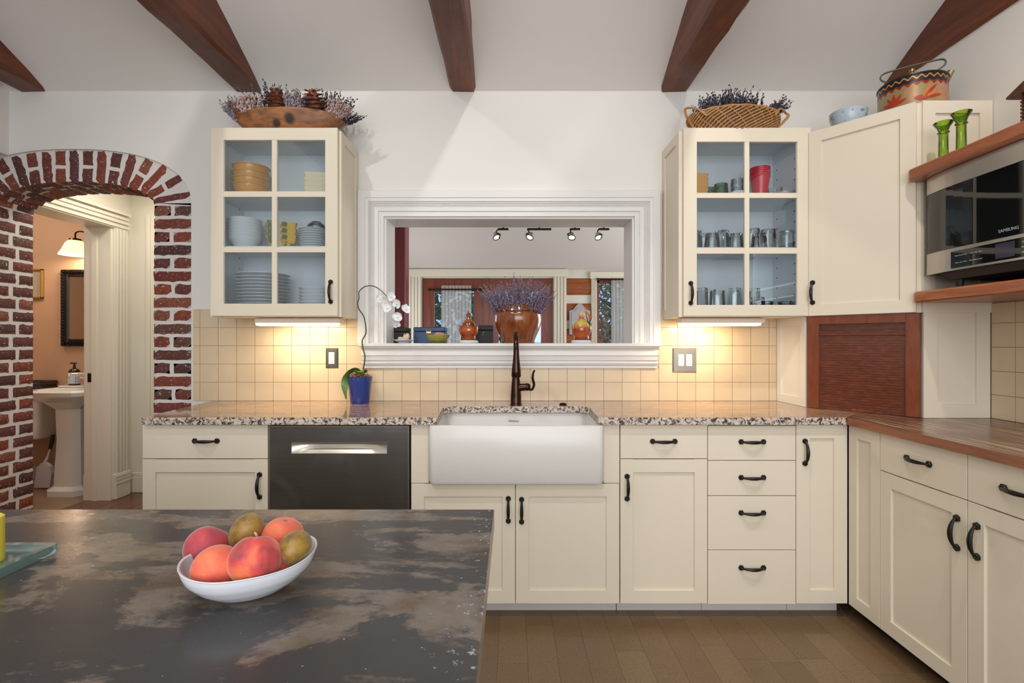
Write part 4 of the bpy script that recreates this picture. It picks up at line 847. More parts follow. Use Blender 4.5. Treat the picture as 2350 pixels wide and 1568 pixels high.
mb = MB(); ns = 44
for i in range(ns):
    a0 = 2*PI*i/ns
    mb.tube([bsk(a0+0.95*u, u, 0.003+0.003*math.sin(u*14+i)) for u in [k/9 for k in range(10)]], 0.0042, 5)
for i in range(ns//2):
    a0 = 2*PI*i/ns*2+0.05
    mb.tube([bsk(a0-0.5*u, u, 0.0) for u in [k/7 for k in range(8)]], 0.003, 4)
for u_, r_ in ((0.0, 0.005), (1.0, 0.0055)): 
    for ph in (0, PI): mb.tube([bsk(2*PI*k/60, u_, 0.003*math.sin(k*0.9+ph))+Vector((0, 0, 0.003*math.cos(k*0.9+ph))) for k in range(61)], r_*0.8, 5, False)
tag(obj('weave', mb, M['wicker'], t), kind='stuff')
for sg in (-1, 1):
    e0 = Vector((bxc2+sg*0.215, byc2-0.055, bz0+0.085)); e1 = Vector((bxc2+sg*0.225, byc2+0.05, bz0+0.08)); e2 = Vector((bxc2+sg*0.262, byc2-0.03, bz0+0.135 if sg < 0 else bz0+0.11))
    pth = bez([Vector((bxc2+sg*0.205, byc2-0.02, bz0+0.02)), Vector((bxc2+sg*0.262, byc2-0.045, bz0+0.085)), e2, Vector((bxc2+sg*0.215, byc2-0.06, bz0+0.12)), Vector((bxc2+sg*0.175, byc2-0.085, bz0+0.075))], 8)
    mb = MB(); 
    for ph in (0, 2*PI/3, 4*PI/3): mb.tube([p+Vector((math.cos(i*0.8+ph), math.sin(i*0.8+ph), math.sin(i*0.8+ph)))*0.0035 for i, p in enumerate(pth)], 0.0042, 5)
    obj('handle', mb, M['wicker'], t)
fm, sm_ = MB(), MB(); rs = random.Random(5)
for i in range(210):
    x = bxc2+rs.uniform(-0.18, 0.14); y = byc2+rs.uniform(-0.05, 0.04); d = Vector((rs.uniform(-0.35, 0.35), rs.uniform(-0.3, 0.2), 1)); sprig(fm, sm_, Vector((x, y, bz0+0.07)), d, rs.uniform(0.10, 0.185)*(1-0.25*abs((x-bxc2+0.02)/0.17)), 0.0066, rs, 0.25, 11)
for i in range(60):
    x = bxc2+rs.uniform(0.12, 0.18); d = Vector((rs.uniform(0.5, 1.0), rs.uniform(-0.2, 0.1), rs.uniform(0.5, 0.9))); sprig(fm, sm_, Vector((x, byc2+rs.uniform(-0.04, 0.03), bz0+0.075)), d, rs.uniform(0.1, 0.18), 0.0066, rs, 0.25, 11)
t = thing('lavender_bunch', 'nearly black dried lavender lying in the wicker basket', 'lavender', (bxc2, byc2, bz0+0.07)); tag(obj('flowers', fm, M['lavdark'], t), kind='stuff'); tag(obj('stems', sm_, M['stem'], t), kind='stuff')
# ------------------------------------------------------------------ dishes in the left cabinet
LS1, LS2, LS0 = 2.0085, 1.7415, 1.3985
M['ochre'] = plain('ochre_glaze', 'c08534', 0.18, 0, 0.05, 30); M['creamdish'] = plain('cream_glaze', 'dccfae', 0.25)
a = N('lemon_pattern'); v = a.co(); n1 = a.noise(v, 16, 2); c = a.ramp(n1, [(0.45, lin('e3d8b4')), (0.5, lin('d8a522')), (0.62, lin('e2b437'))]); c = a.mix(a.ramp(a.noise(v, 24, 2), [(0.58, 0.0), (0.62, 1.0)]), c, lin('5d6b33')); a.P(Base_Color=c, Roughness=0.2); M['lemon'] = a.m
def stack(name, me, x, y, z, dz, n, label, cat, group, rot=0, jit=0.0):
    for k in range(n):
        o = inst(name, me, None, Matrix.Translation((x+random.uniform(-jit, jit), y+random.uniform(-jit, jit), z+k*dz)) @ Matrix.Rotation(rot+random.uniform(-0.05, 0.05), 4, 'Z')); tag(o, label, cat, group)
def bowl_me(r, h, fr, m, seg=32, t_=0.004): return mkmesh('bowl', MB().lathe(bowl_profile(r, h, fr, t_), (0, 0, 0), seg), m)
def cone_me(r0, r1, h, m, t_=0.004): return mkmesh('bowl', MB().lathe([(0, 0), (r0, 0), (r0+0.001, 0.004), (r0+(r1-r0)*0.5, h*0.42), (r1-0.003, h*0.9), (r1, h), (r1-0.001, h+0.002), (r1-t_, h), (r0+(r1-r0)*0.45-t_, h*0.42), (r0-t_, 0.006), (0, 0.005)], (0, 0, 0), 36), m)
def plate_me(r, m, h=0.018): return mkmesh('plate', MB().lathe([(0, 0), (r*0.6, 0), (r*0.66, 0.003), (r*0.97, h), (r, h+0.001), (r, h+0.003), (r*0.96, h+0.003), (r*0.64, 0.006), (0, 0.005)], (0, 0, 0), 40), m)
def sq_me(a0, a1, h, m, t_=0.004):
    q = lambda e, z, r_: rr(-e, e, -e, e, r_, z, 3)
    return mkmesh('square_bowl', MB().loft([q(a0, 0, 0.008), q(a0+0.002, 0.003, 0.008), q((a0+a1)/2+0.004, h*0.55, 0.01), q(a1, h, 0.012), q(a1-t_, h, 0.01), q((a0+a1)/2-t_, h*0.5, 0.008), q(a0-t_, 0.006, 0.006)]), m)
yS = 2.665
stack('bowl', mkmesh('bowl', MB().lathe([(0, 0), (0.062, 0), (0.064, 0.003), (0.076, 0.03), (0.086, 0.058), (0.090, 0.074), (0.094, 0.076), (0.094, 0.081), (0.09, 0.083), (0.086, 0.08), (0.082, 0.06), (0.07, 0.026), (0.058, 0.006), (0, 0.005)], (0, 0, 0), 40), M['ochre']), X(577, yS), yS, LS1, 0.0335, 4, 'glossy ochre bowl in the stack on the top shelf of the plate cabinet', 'bowl', 'ochre bowls', 0, 0.002)
stack('square_bowl', sq_me(0.05, 0.072, 0.055, M['creamdish']), X(736, yS), yS, LS1+0.0001, 0.0265, 4, 'square cream bowl in the stack on the top shelf of the plate cabinet', 'bowl', 'square cream bowls', 0.1)
stack('serving_tray', mkmesh('tray', MB().bbox(-0.11, 0.11, -0.06, 0.06, 0, 0.012, 0.005, 2), M['creamdish']), X(652, 2.63)-0.02, 2.625, LS1+0.0001, 0.013, 2, 'flat cream serving tray lying on the top shelf of the plate cabinet', 'tray', 'cream trays')
stack('bowl', cone_me(0.04, 0.084, 0.066, M['dish']), X(562.5, yS), yS, LS2, 0.0165, 7, 'white bowl in the stack on the middle shelf beside the lemon bowls', 'bowl', 'white bowls', 0, 0.001)
stack('square_bowl', sq_me(0.048, 0.074, 0.075, M['lemon']), X(645, yS), yS, LS2+0.0001, 0.034, 3, 'square bowl painted with lemons in the middle shelf stack', 'bowl', 'lemon bowls', 0.55)
stack('plate', plate_me(0.072, M['dish'], 0.012), X(719, yS), yS, LS2, 0.0125, 9, 'small white plate in the stack on the middle shelf', 'plate', 'small white plates', 0, 0.001)
bd = MB().lathe(bowl_profile(0.05, 0.035, 0.5), (0, 0, 0), 24); bd.T(Matrix.Rotation(PI, 4, 'X')); bd.f = bd.f
o = solo('glass_dish', MB().add([(v[0]+X(726, yS), v[1]+yS, v[2]+LS2+8*0.0125+0.055) for v in bd.v], bd.f, True), M['clear'], 'upturned clear glass dish on the small white plates', 'dish')
stack('plate', plate_me(0.163*0.82, M['dish'], 0.016), X(605, yS), yS-0.003, LS0, 0.0175, 12, 'large white dinner plate in the stack on the lowest shelf', 'plate', 'large white plates', 0, 0.002)
stack('bowl', cone_me(0.05, 0.092, 0.045, M['dish']), X(724, yS)+0.01, yS, LS0, 0.0185, 6, 'shallow white bowl in the stack on the lowest shelf beside the plates', 'bowl', 'shallow white bowls', 0, 0.001)
# ------------------------------------------------------------------ glasses in the right cabinet
RS1, RS2, RS0 = 2.0045, 1.7355, 1.3985
def tumbler_me(r0, r1, h, m, ribs=0, up=False, t_=0.003):
    pr = [(0, 0), (r0, 0), (r0+0.001, 0.004)]+[(r0+(r1-r0)*u, h*u) for u in (0.3, 0.6, 0.9)]+[(r1, h), (r1-t_, h)]+[(r0+(r1-r0)*u-t_, h*u) for u in (0.9, 0.5, 0.2)]+[(r0-t_, 0.014), (0, 0.012)]
    f_ = (lambda a_, z: 1+0.035*math.cos(ribs*a_)) if ribs else None
    mb = MB().lathe(pr, (0, 0, 0), 30 if ribs else 24, fl=f_)
    if not up: mb.T(Matrix.Translation((0, 0, h)) @ Matrix.Rotation(PI, 4, 'X'))
    return mkmesh('tumbler', mb, m)
def put(name, me, px, D, z, label, cat, group): return tag(inst(name, me, None, Matrix.Translation((X(px, D), D, z)) @ Matrix.Rotation(random.random()*6, 4, 'Z')), label, cat, group)
M['orangedish'] = plain('orange_glaze', 'c98f45', 0.25); M['redcup'] = plain('red_plastic', 'c21f33', 0.25); M['lilacdish'] = plain('lilac_glaze', '8d8698', 0.2); M['whitecup'] = plain('white_plastic', 'e9e9ea', 0.3)
stack('square_bowl', sq_me(0.04, 0.058, 0.05, M['orangedish']), X(1592, 2.63), 2.63, RS1, 0.0255, 4, 'square orange bowl in the stack beside the green tumblers', 'bowl', 'square orange bowls', 0.1)
gt = tumbler_me(0.034, 0.041, 0.085, M['greenglass']); put('tumbler', gt, 1654, 2.63, RS1, 'upturned green glass tumbler on the top shelf', 'glass', 'green tumblers'); put('tumbler', gt, 1628, 2.70, RS1, 'upturned green glass tumbler on the top shelf', 'glass', 'green tumblers')
put('jar', tumbler_me(0.04, 0.04, 0.045, M['whitecup'], 0, True), 1693, 2.64, RS1, 'white pot under two clear glasses on the top shelf', 'jar', None)
for k in range(2): put('tumbler', tumbler_me(0.034, 0.037, 0.034, M['clear']), 1693, 2.64, RS1+0.046+k*0.034, 'low clear glass stacked on the white pot', 'glass', 'glasses on the white pot')
cup = mkmesh('cup', MB().lathe([(0, 0), (0.033, 0), (0.0335, 0.002), (0.041, 0.07), (0.0425, 0.075), (0.049, 0.118), (0.051, 0.119), (0.051, 0.123), (0.048, 0.123), (0.041, 0.07), (0.032, 0.006), (0, 0.005)], (0, 0, 0), 32), M['redcup'])
for k in range(6): put('party_cup', cup, 1744, 2.63, RS1+k*0.0095, 'red plastic party cup nested in the stack on the top shelf', 'cup', 'red party cups')
o = put('mug', tumbler_me(0.04, 0.045, 0.09, M['clear'], 0, True), 1778, 2.73, RS1, 'clear glass tumbler standing behind the red cups', 'glass', None)
solo('shallow_dish', MB().lathe(bowl_profile(0.07, 0.035, 0.7), (X(1797, 2.64), 2.64, RS1), 32), M['lilacdish'], 'shallow lilac grey dish beside the red cups', 'dish')
g1 = tumbler_me(0.034, 0.039, 0.10, M['clear'], 12); g2 = tumbler_me(0.033, 0.04, 0.082, M['clear'], 9); g3 = tumbler_me(0.036, 0.043, 0.12, M['clear']); g4 = tumbler_me(0.036, 0.04, 0.062, M['clear'], 10); g5 = tumbler_me(0.03, 0.036, 0.135, M['clear'], 10)
lm = 'upturned clear glass tumbler on the middle shelf of the glasses cabinet'; lb = 'upturned clear glass tumbler on the lowest shelf of the glasses cabinet'
for me, px, D in ((g1, 1594, 2.62), (g1, 1617, 2.68), (g2, 1634, 2.60), (g1, 1657, 2.61), (g2, 1688, 2.60), (g1, 1672, 2.71), (g3, 1727, 2.66), (g2, 1742, 2.595), (g3, 1763, 2.67), (g1, 1806, 2.615), (g2, 1786, 2.72), (g1, 1822, 2.71)): put('tumbler', me, px, D, RS2, lm, 'glass', 'glasses on the middle shelf')
for me, px, D in ((g5, 1610, 2.62), (g5, 1629, 2.69), (g3, 1646, 2.61), (g5, 1686, 2.62), (g5, 1704, 2.69), (g5, 1729, 2.64), (g2, 1738, 2.57), (g4, 1757, 2.61), (g4, 1779, 2.69), (g4, 1803, 2.60), (g4, 1826, 2.67)): put('tumbler', me, px, D, RS0, lb, 'glass', 'glasses on the lowest shelf')
# ------------------------------------------------------------------ things on the sill
SZ = 1.2405
M['amber'] = None
def glaze(name, stops, z1):
    a = N(name); s_ = a.n('ShaderNodeSeparateXYZ', {0: a.co()}); f_ = a.math('ADD', a.math('DIVIDE', s_.outputs[2], z1), a.math('MULTIPLY', a.math('SUBTRACT', a.noise(a.co(), 40, 3), 0.5), 0.12)); a.P(Base_Color=a.ramp(f_, [(p, lin(c)) for p, c in stops]), Roughness=0.1, Coat_Weight=0.6); return a.m
def hen(cx, cy, h, label, mat_, tail):
    t = thing('rooster_figurine', label, 'figurine', (cx, cy, SZ)); s_ = h
    prof_ = [(0.10, 0.205, 0.17), (0.14, 0.235, 0.2), (0.22, 0.215, 0.2), (0.27, 0.225, 0.23), (0.35, 0.255, 0.26), (0.45, 0.25, 0.26), (0.55, 0.225, 0.23), (0.63, 0.2, 0.2), (0.68, 0.15, 0.16), (0.75, 0.088, 0.11), (0.81, 0.066, 0.085), (0.85, 0.085, 0.1), (0.9, 0.088, 0.1), (0.945, 0.066, 0.075), (0.97, 0.025, 0.03)]
    rings = [[(cx+s_*a_*math.cos(2*PI*k/20), cy+s_*b_*math.sin(2*PI*k/20)*0.9-s_*0.03*z, SZ+s_*z) for k in range(20)] for z, a_, b_ in prof_]
    obj('body', MB().loft(rings), mat_, t)
    for sg in (-1, 1): obj('wing', MB().ico((cx+sg*s_*0.24, cy+s_*0.03, SZ+s_*0.38), s_*0.2, 2, (0.3, 0.75, 1.05), Matrix.Rotation(sg*0.2, 3, 'Y')), mat_, t)
    mb = MB(); 
    for k in range(3): mb.ico((cx, cy-s_*0.05+s_*0.04*k, SZ+s_*(0.965+0.02*math.sin(k*1.6))), s_*0.045, 1, (0.6, 0.9, 1.3))
    obj('comb', mb, mat_, t); obj('beak', MB().tube([(cx, cy-s_*0.08, SZ+s_*0.9), (cx, cy-s_*0.14, SZ+s_*0.88)], [s_*0.03, s_*0.005], 8), mat_, t)
    if tail: 
        mb = MB()
        for k in range(4): mb.tube(bez([(cx+s_*0.1, cy+s_*0.15, SZ+s_*0.35), (cx+s_*(0.24+0.03*k), cy+s_*0.22, SZ+s_*(0.62+0.03*k)), (cx+s_*(0.16+0.055*k), cy+s_*0.25, SZ+s_*(1.06-0.07*k))], 6), [s_*0.07]*6+[s_*0.06]*4+[s_*0.05, s_*0.04, s_*0.012], 8, True, 0.5)
        obj('tail', mb, M['tailgl'], t)
    obj('base', MB().lathe([(0, 0), (s_*0.3, 0), (s_*0.32, s_*0.04), (s_*0.28, s_*0.09), (0, s_*0.1)], (cx, cy, SZ), 24, 1, 0.8), M['dish'], t)
M['tailgl'] = glaze('tail_glaze', [(0.35, '4a4a3a'), (0.6, '2f3530'), (0.75, '9a5a2e'), (0.95, 'b97a45')], 0.2)
hen(X(1075.5, 2.88), 2.88, 0.183, 'amber brown glazed rooster figurine beside the black box', glaze('amber_glaze', [(0.1, 'a04a10'), (0.25, '7a2f0a'), (0.4, 'b0581a'), (0.6, '6a2a12'), (0.75, '9a5a24'), (0.9, '7a3a1c')], 0.183), False)
hen(X(1334, 2.88), 2.88, 0.19, 'rooster figurine with yellow neck, red face and dark tail', glaze('rooster_glaze', [(0.1, '7a3410'), (0.25, 'a8501c'), (0.42, '9a3a10'), (0.52, 'b88a3a'), (0.62, 'c2ad52'), (0.72, 'c29a4a'), (0.78, 'a83a3a'), (0.86, 'c9a878'), (0.95, 'd2b46a')], 0.19), True)
M['greenbowl'] = plain('olive_glaze', '8d8a3a', 0.3); M['potato'] = plain('pink_root', 'bd8070', 0.7, 0, 0.3, 50); M['shell'] = plain('shell_cream', 'd9c3ab', 0.4)
mb = MB().lathe(bowl_profile(0.066, 0.048, 0.42), (X(1005, 2.85), 2.85, SZ), 32); solo('olive_bowl', mb, M['greenbowl'], 'small flared olive green bowl on the sill', 'bowl')
mb = MB().ico((X(1011, 2.85), 2.845, SZ+0.045), 0.032, 3, (1.15, 0.75, 0.55), Matrix.Rotation(0.2, 3, 'Y'), 0.02); solo('pink_root', mb, M['potato'], 'pinkish root lying in the olive bowl', 'vegetable')
mb = MB().lathe([(0, 0), (0.03, 0), (0.032, 0.005), (0.06, 0.018), (0.061, 0.021), (0.056, 0.021), (0.03, 0.009), (0, 0.008)], (X(927, 2.86), 2.86, SZ), 32); solo('saucer', mb, M['dish'], 'small white saucer on the sill near the orchid flowers', 'saucer')
mb = MB(); sxp, syp = X(926, 2.86), 2.855
for k in range(10): u = k/9; an = u*5.5; mb.ico((sxp-0.026+0.05*u, syp+0.004*math.sin(an), SZ+0.022+0.012*u+0.006*math.cos(an)), 0.008+0.012*u, 2, (0.7, 1, 1))
mb.tube([(sxp+0.02, syp, SZ+0.035), (sxp+0.03, syp-0.01, SZ+0.058)], [0.012, 0.002], 8); mb.tube([(sxp+0.005, syp, SZ+0.035), (sxp+0.008, syp-0.005, SZ+0.056)], [0.008, 0.002], 8); solo('sea_shell', mb, M['shell'], 'pale spiral sea shell lying on the white saucer', 'shell')
M['boxblack'] = plain('black_box_leather', '1a1614', 0.6); M['boxblue'] = plain('navy_box', '17345f', 0.35); M['gilt'] = plain('gilt_metal', 'c6a25a', 0.3, 0.8)
def box_thing(px0, px1, pyt, D, dep, m, label, slant=0):
    x0, x1, zt = X(px0, D), X(px1, D), Z(pyt, D); t = thing('keepsake_box', label, 'box', ((x0+x1)/2, D+dep/2, SZ)); zl = SZ+(zt-SZ)*0.72
    obj('box', MB().bbox(x0, x1, D, D+dep, SZ, zl, 0.003), m, t); obj('lid', MB().bbox(x0, x1, D-0.001, D+dep, zl+0.0008, zt, 0.004), m, t); return t, (x0+x1)/2, D-0.001, (SZ+zt)/2
D_ = 2.985
box_thing(897, 934, 752, D_, 0.12, M['boxblack'], 'plain black box behind the saucer and shell')
t, cx, yy, cz = box_thing(948.5, 1021, 751, D_, 0.12, M['boxblue'], 'navy blue box with gilt clasp behind the olive bowl')
xh = X(984, D_); zh = Z(762, D_)
mb = MB(); mb.bbox(xh-0.016, xh+0.016, yy-0.004, yy+0.001, zh-0.01, zh+0.004, 0.002); mb.bbox(xh-0.016, xh-0.009, yy-0.004, yy+0.001, zh+0.004, zh+0.011, 0.002); mb.bbox(xh+0.009, xh+0.016, yy-0.004, yy+0.001, zh+0.004, zh+0.011, 0.002); obj('clasp', mb, M['gilt'], t, label='gilt clasp')
t, cx, yy, cz = box_thing(1057.5, 1131.5, 747, D_, 0.12, M['boxblack'], 'black box with small gilt emblem behind the amber rooster'); xh, zh = X(1109, D_), Z(766, D_)
pth = bez([(xh-0.007, yy-0.0012, zh-0.012), (xh+0.001, yy-0.0012, zh-0.004), (xh-0.004, yy-0.0012, zh+0.003), (xh+0.007, yy-0.0012, zh+0.011)], 5); obj('emblem', MB().tube(pth, 0.0016, 6), M['gilt'], t, label='small gilt squiggle emblem')
# ------------------------------------------------------------------ orchid
od = 2.70; ox, oz = X(826, od), CT; t = thing('potted_orchid', 'white orchid with arching bare stem in a fluted blue pot', 'plant', (ox, od, oz))
M['cobalt'] = plain('cobalt_glaze', '1b3a86', 0.12, Coat_Weight=0.5); M['oleaf'] = plain('orchid_leaf', '5a7a3a', 0.35); M['ostem'] = plain('orchid_stem', '3d4429', 0.5); M['bark'] = plain('orchid_bark', 'a8825a', 0.85); M['petal'] = plain('orchid_petal', 'e6e6e6', 0.5, Subsurface_Weight=0.1)
mb = MB().lathe([(0, 0), (0.049, 0), (0.051, 0.004), (0.066, 0.14), (0.067, 0.146), (0.062, 0.146), (0.058, 0.12), (0.0, 0.115)], (ox, od, oz), 60, fl=lambda a_, z: 1+(0.012*math.cos(20*a_) if z > 0.005 else 0)); obj('pot', mb, M['cobalt'], t)
mb = MB(); rs = random.Random(9)
for k in range(90): an, ra = rs.uniform(0, 2*PI), 0.055*math.sqrt(rs.random()); p = Vector((ox+ra*math.cos(an), od+ra*math.sin(an), oz+0.125+rs.uniform(0, 0.035))); d = Vector((rs.uniform(-1, 1), rs.uniform(-1, 1), rs.uniform(-0.2, 0.8))).normalized(); mb.tube([p-d*0.012, p+d*0.014], 0.003, 4)
tag(obj('bark_chips', mb, M['bark'], t), kind='stuff')
def leaf(pts, w_):
    pts = bez(pts, 6); n = len(pts); vs_ = []
    for i, p in enumerate(pts):
        u = i/(n-1); d = (pts[min(i+1, n-1)]-pts[max(i-1, 0)]).normalized(); sd = d.cross(Vector((0, 0.5, 1))).normalized(); wv_ = w_*math.sin(PI*min(1, 0.12+0.88*u))**0.6*(1 if u < 0.97 else 0.3); nn = sd.cross(d).normalized()
        for q, lift in ((-1, 0.18), (0, 0), (1, 0.18)): vs_.append(p+sd*q*wv_+nn*lift*wv_)
    o_ = [v+Vector((0, 0, -0.0015)) for v in vs_]; fs = []
    m_ = len(vs_)
    for i in range(n-1):
        for q in (0, 1): b_ = i*3+q; fs += [(b_, b_+1, b_+4, b_+3), (m_+b_, m_+b_+3, m_+b_+4, m_+b_+1)]
    return MB().add(vs_+o_, fs, True)
P_ = lambda px, py, D=od: Vector((X(px, D), D, Z(py, D)))
obj('leaf', leaf([P_(832, 858), P_(815, 849, 2.69), P_(798, 862, 2.67), P_(791, 890, 2.65), P_(794, 917, 2.64)], 0.024), M['oleaf'], t)
obj('leaf', leaf([P_(834, 856), P_(828, 852, 2.66), P_(822, 856, 2.63), P_(828, 868, 2.62)], 0.034), M['oleaf'], t); obj('leaf', leaf([P_(822, 858), P_(808, 853, 2.72), P_(800, 858, 2.74)], 0.02), M['oleaf'], t)
sp = [P_(833, 852), P_(836.5, 830), P_(837, 815), P_(832, 795), P_(832, 780), P_(840, 764), P_(838, 740), P_(834, 725), P_(824, 710), P_(821, 697), P_(824, 684), P_(824, 670), P_(834, 660), P_(846, 656), P_(860, 658), P_(873, 666, 2.67), P_(888, 681, 2.64), P_(904, 699, 2.62), P_(919, 716, 2.61)]
pth = bez(sp, 5); obj('stem', MB().tube(pth, [0.0042-0.0022*i/len(pth) for i in range(len(pth))], 8), M['ostem'], t)
for k, (px, py, D, fa) in enumerate(((873, 685, 2.67, 0.3), (884, 692, 2.66, -0.4), (889, 707, 2.64, 0.1), (897, 680, 2.63, 0.5), (911, 696, 2.61, -0.2), (931, 709, 2.60, 0.6), (913, 727, 2.6, 0.0), (908, 742, 2.61, 0.9))):
    mb = MB(); c = P_(px, py, D); rot = Matrix.Rotation(fa, 3, 'Z') @ Matrix.Rotation(0.3*math.sin(k*2.1), 3, 'X')
    for j in range(5):
        an = 2*PI*j/5+0.3*k; d = Vector((math.cos(an), -0.25, math.sin(an))); L_ = 0.027 if j % 2 else 0.023; sd = Vector((-math.sin(an), 0, math.cos(an))); wd_ = 0.014
        ctr = d*L_*0.55; vs_ = [Vector((0, 0, 0))]; 
        for q in range(9): b_ = -PI*0.62+PI*1.24*q/8; vs_.append(ctr+d*math.cos(b_)*L_*0.5+sd*math.sin(b_)*wd_+Vector((0, -0.004*math.cos(b_*2), 0)))
        vs_.append(ctr+Vector((0, 0.004, 0))); vs_ = [c+rot @ v for v in vs_]; fs = [(10, q, q+1) for q in range(1, 9)]+[(10, 9, 0), (10, 0, 1)]; mb.add(vs_, fs, True)
    mb.ico(c+rot @ Vector((0, -0.006, -0.003)), 0.0055, 1); obj('flower', mb, M['petal'], t)
# ------------------------------------------------------------------ island with fruit
IX1, IY1 = -0.036, 1.0; t = thing('kitchen_island', 'kitchen island with dark weathered zinc top', 'island', (-1.2, 0.35, 0))
o = obj('top', MB().bbox(-2.4, IX1, -0.4, IY1, 0.872, 0.909, 0.0012), M['zinc'], t); o.data.materials.append(M['zinc_edge'])
for p in o.data.polygons:
    if abs(p.normal.z) < 0.5: p.material_index = 1
obj('base', MB().box(-2.2, -0.2, -0.3, 0.82, 0.09, 0.872), M['cream'], t); obj('toe_kick', MB().box(-2.15, -0.25, -0.25, 0.77, 0, 0.09), M['dark'], t)
IZ = 0.9095
# oval ribbed bowl
BC = Vector((-0.356, 0.672, IZ)); BR = R(26); BA, BB, BH = 0.084, 0.070, 0.047
Rb = Matrix.Translation(BC) @ Matrix.Rotation(BR, 4, 'Z'); mb = MB(); rings = []; seg = 56
def ovr(fa, z): return [(BA*fa*math.copysign(abs(math.cos(q))**0.92, math.cos(q)), BB*fa*math.copysign(abs(math.sin(q))**0.92, math.sin(q)), z+(0.006*(abs(math.cos(q))**3))*(z/BH)) for q in [2*PI*k/seg for k in range(seg)]]
pf = [(0.38, 0), (0.44, 0.0015)]
for k in range(1, 15): u = k/14; pf.append((0.44+0.54*math.sin(u*PI/2)**0.85+(0.007 if k % 4 == 1 and k < 12 else 0), 0.0015+(BH-0.004)*u))
pf += [(1.0, BH-0.001), (0.995, BH), (0.965, BH-0.001)]+[(0.41+0.54*math.sin(u*PI/2)**0.85, 0.005+(BH-0.008)*u) for u in (0.9, 0.7, 0.5, 0.3, 0.12)]+[(0.33, 0.005)]
bowl = solo('oval_bowl', MB().loft([ovr(f_, z) for f_, z in pf]).T(Rb), M['dish'], 'white oval bowl with ribbed sides holding peaches and kiwis', 'bowl')
a = N('peach_skin'); v = a.co(); r = a.rnd(); rv = a.n('ShaderNodeCombineXYZ', {0: a.math('MULTIPLY', r, 7.0), 1: a.math('MULTIPLY', r, 3.0), 2: r}).outputs[0]; v2 = a.n('ShaderNodeVectorMath', {0: v, 1: rv}, operation='ADD').outputs[0]
c = a.ramp(a.noise(v2, 17, 4, 0.5, 0.5), [(0.34, lin('e08a3e')), (0.45, lin('dd6a40')), (0.53, lin('c9383e')), (0.64, lin('8e2436')), (0.72, lin('6b2236'))]); c = a.mix(a.math('MULTIPLY', a.noise(v, 160, 2), 0.35), c, lin('e27a5a'))
lw = a.n('ShaderNodeLayerWeight', {'Blend': 0.25}); a.P(Base_Color=c, Roughness=0.62, Sheen_Weight=0.45, Sheen_Roughness=0.4); M['peach'] = a.m
a = N('peach_skin_dark'); v = a.co(); c = a.ramp(a.noise(v, 15, 3, 0.5, 0.4), [(0.3, lin('c9483a')), (0.42, lin('b32a3a')), (0.55, lin('8e2036')), (0.68, lin('5c1f33'))]); c = a.mix(a.math('MULTIPLY', a.noise(v, 160, 2), 0.3), c, lin('c87068')); a.P(Base_Color=c, Roughness=0.62, Sheen_Weight=0.5, Sheen_Roughness=0.4); M['peach3'] = a.m
a = N('peach_skin_orange'); v = a.co(); c = a.ramp(a.noise(v, 14, 4, 0.5, 0.5), [(0.32, lin('dd8a44')), (0.44, lin('dc6a45')), (0.58, lin('d24a3c')), (0.72, lin('b83a3e'))]); c = a.mix(a.math('MULTIPLY', a.noise(v, 160, 2), 0.35), c, lin('e8906a')); a.P(Base_Color=c, Roughness=0.62, Sheen_Weight=0.45, Sheen_Roughness=0.4); M['peach2'] = a.m
a = N('kiwi_skin'); v = a.co(); c = a.ramp(a.noise(v, 40, 6, 0.7), [(0.35, lin('5a4218')), (0.5, lin('8a6a24')), (0.65, lin('9a7a30'))]); a.P(Base_Color=c, Roughness=0.45, Sheen_Weight=0.2); a.bump(a.noise(v, 220, 3), 0.3, 0.001); M['kiwi'] = a.m
def peach(px, py, D, r_, label, m, tip, spin=0):
    c_ = Vector((X(px, D), D, Z(py, D))); t_ = thing('peach', label, 'peach', tuple(c_), 'peaches in the bowl'); rot = Matrix.Rotation(spin, 3, 'Z') @ Matrix.Rotation(tip, 3, 'X'); rings = []; n = 40
    for i in range(25):
        th = PI*(0.5+i)/25; ring = []
        for k in range(n):
            ph = 2*PI*k/n; dph = abs((ph+PI) % (2*PI)-PI); cre = 1-0.07*math.exp(-(dph/0.16)**2)*math.sin(th)**0.6
            rad_ = r_*(1-0.16*math.exp(-(th/0.28)**2)-0.03*math.exp(-((PI-th)/0.25)**2))*cre
            ring.append(c_+rot @ Vector((rad_*math.sin(th)*math.sin(ph), -rad_*math.sin(th)*math.cos(ph), rad_*math.cos(th)*0.96)))
        rings.append(ring)
    mb = MB().loft(rings); obj('flesh', mb, m, t_)
    obj('stem_scar', MB().ico(c_+rot @ Vector((0, 0, r_*0.80)), 0.0035, 1, (1, 1, 0.6)), M['cone'], t_)
def kiwi(px, py, D, r_, el, axis, label):
    c_ = Vector((X(px, D), D, Z(py, D))); ax = Vector(axis).normalized(); rot = Vector((0, 0, 1)).rotation_difference(ax).to_matrix(); t_ = thing('kiwi', label, 'kiwi', tuple(c_), 'kiwis in the bowl')
    rings = [[c_+rot @ Vector((r_*math.sin(PI*(i+0.3)/18.6)*math.cos(2*PI*k/32), r_*math.sin(PI*(i+0.3)/18.6)*math.sin(2*PI*k/32), r_*el*math.cos(PI*(i+0.3)/18.6))) for k in range(32)] for i in range(19)]; obj('fruit', MB().loft(rings), M['kiwi'], t_)
    b_ = MB()
    for q, rr_ in ((0.0, 0.0), (0.2, 0.0075), (0.45, 0.009)): pass
    mb = MB().lathe([(0.0062, 0), (0.006, 0.0012), (0.0045, 0.0006), (0.0034, 0.0016), (0.0015, 0.001), (0, 0.002)], (0, 0, 0), 14); mb.v = [tuple(c_+rot @ (Vector(v)+Vector((0, 0, r_*el*0.985-0.001)))) for v in mb.v]; obj('stem_end', mb, M['cone'], t_); return t_, c_, rot
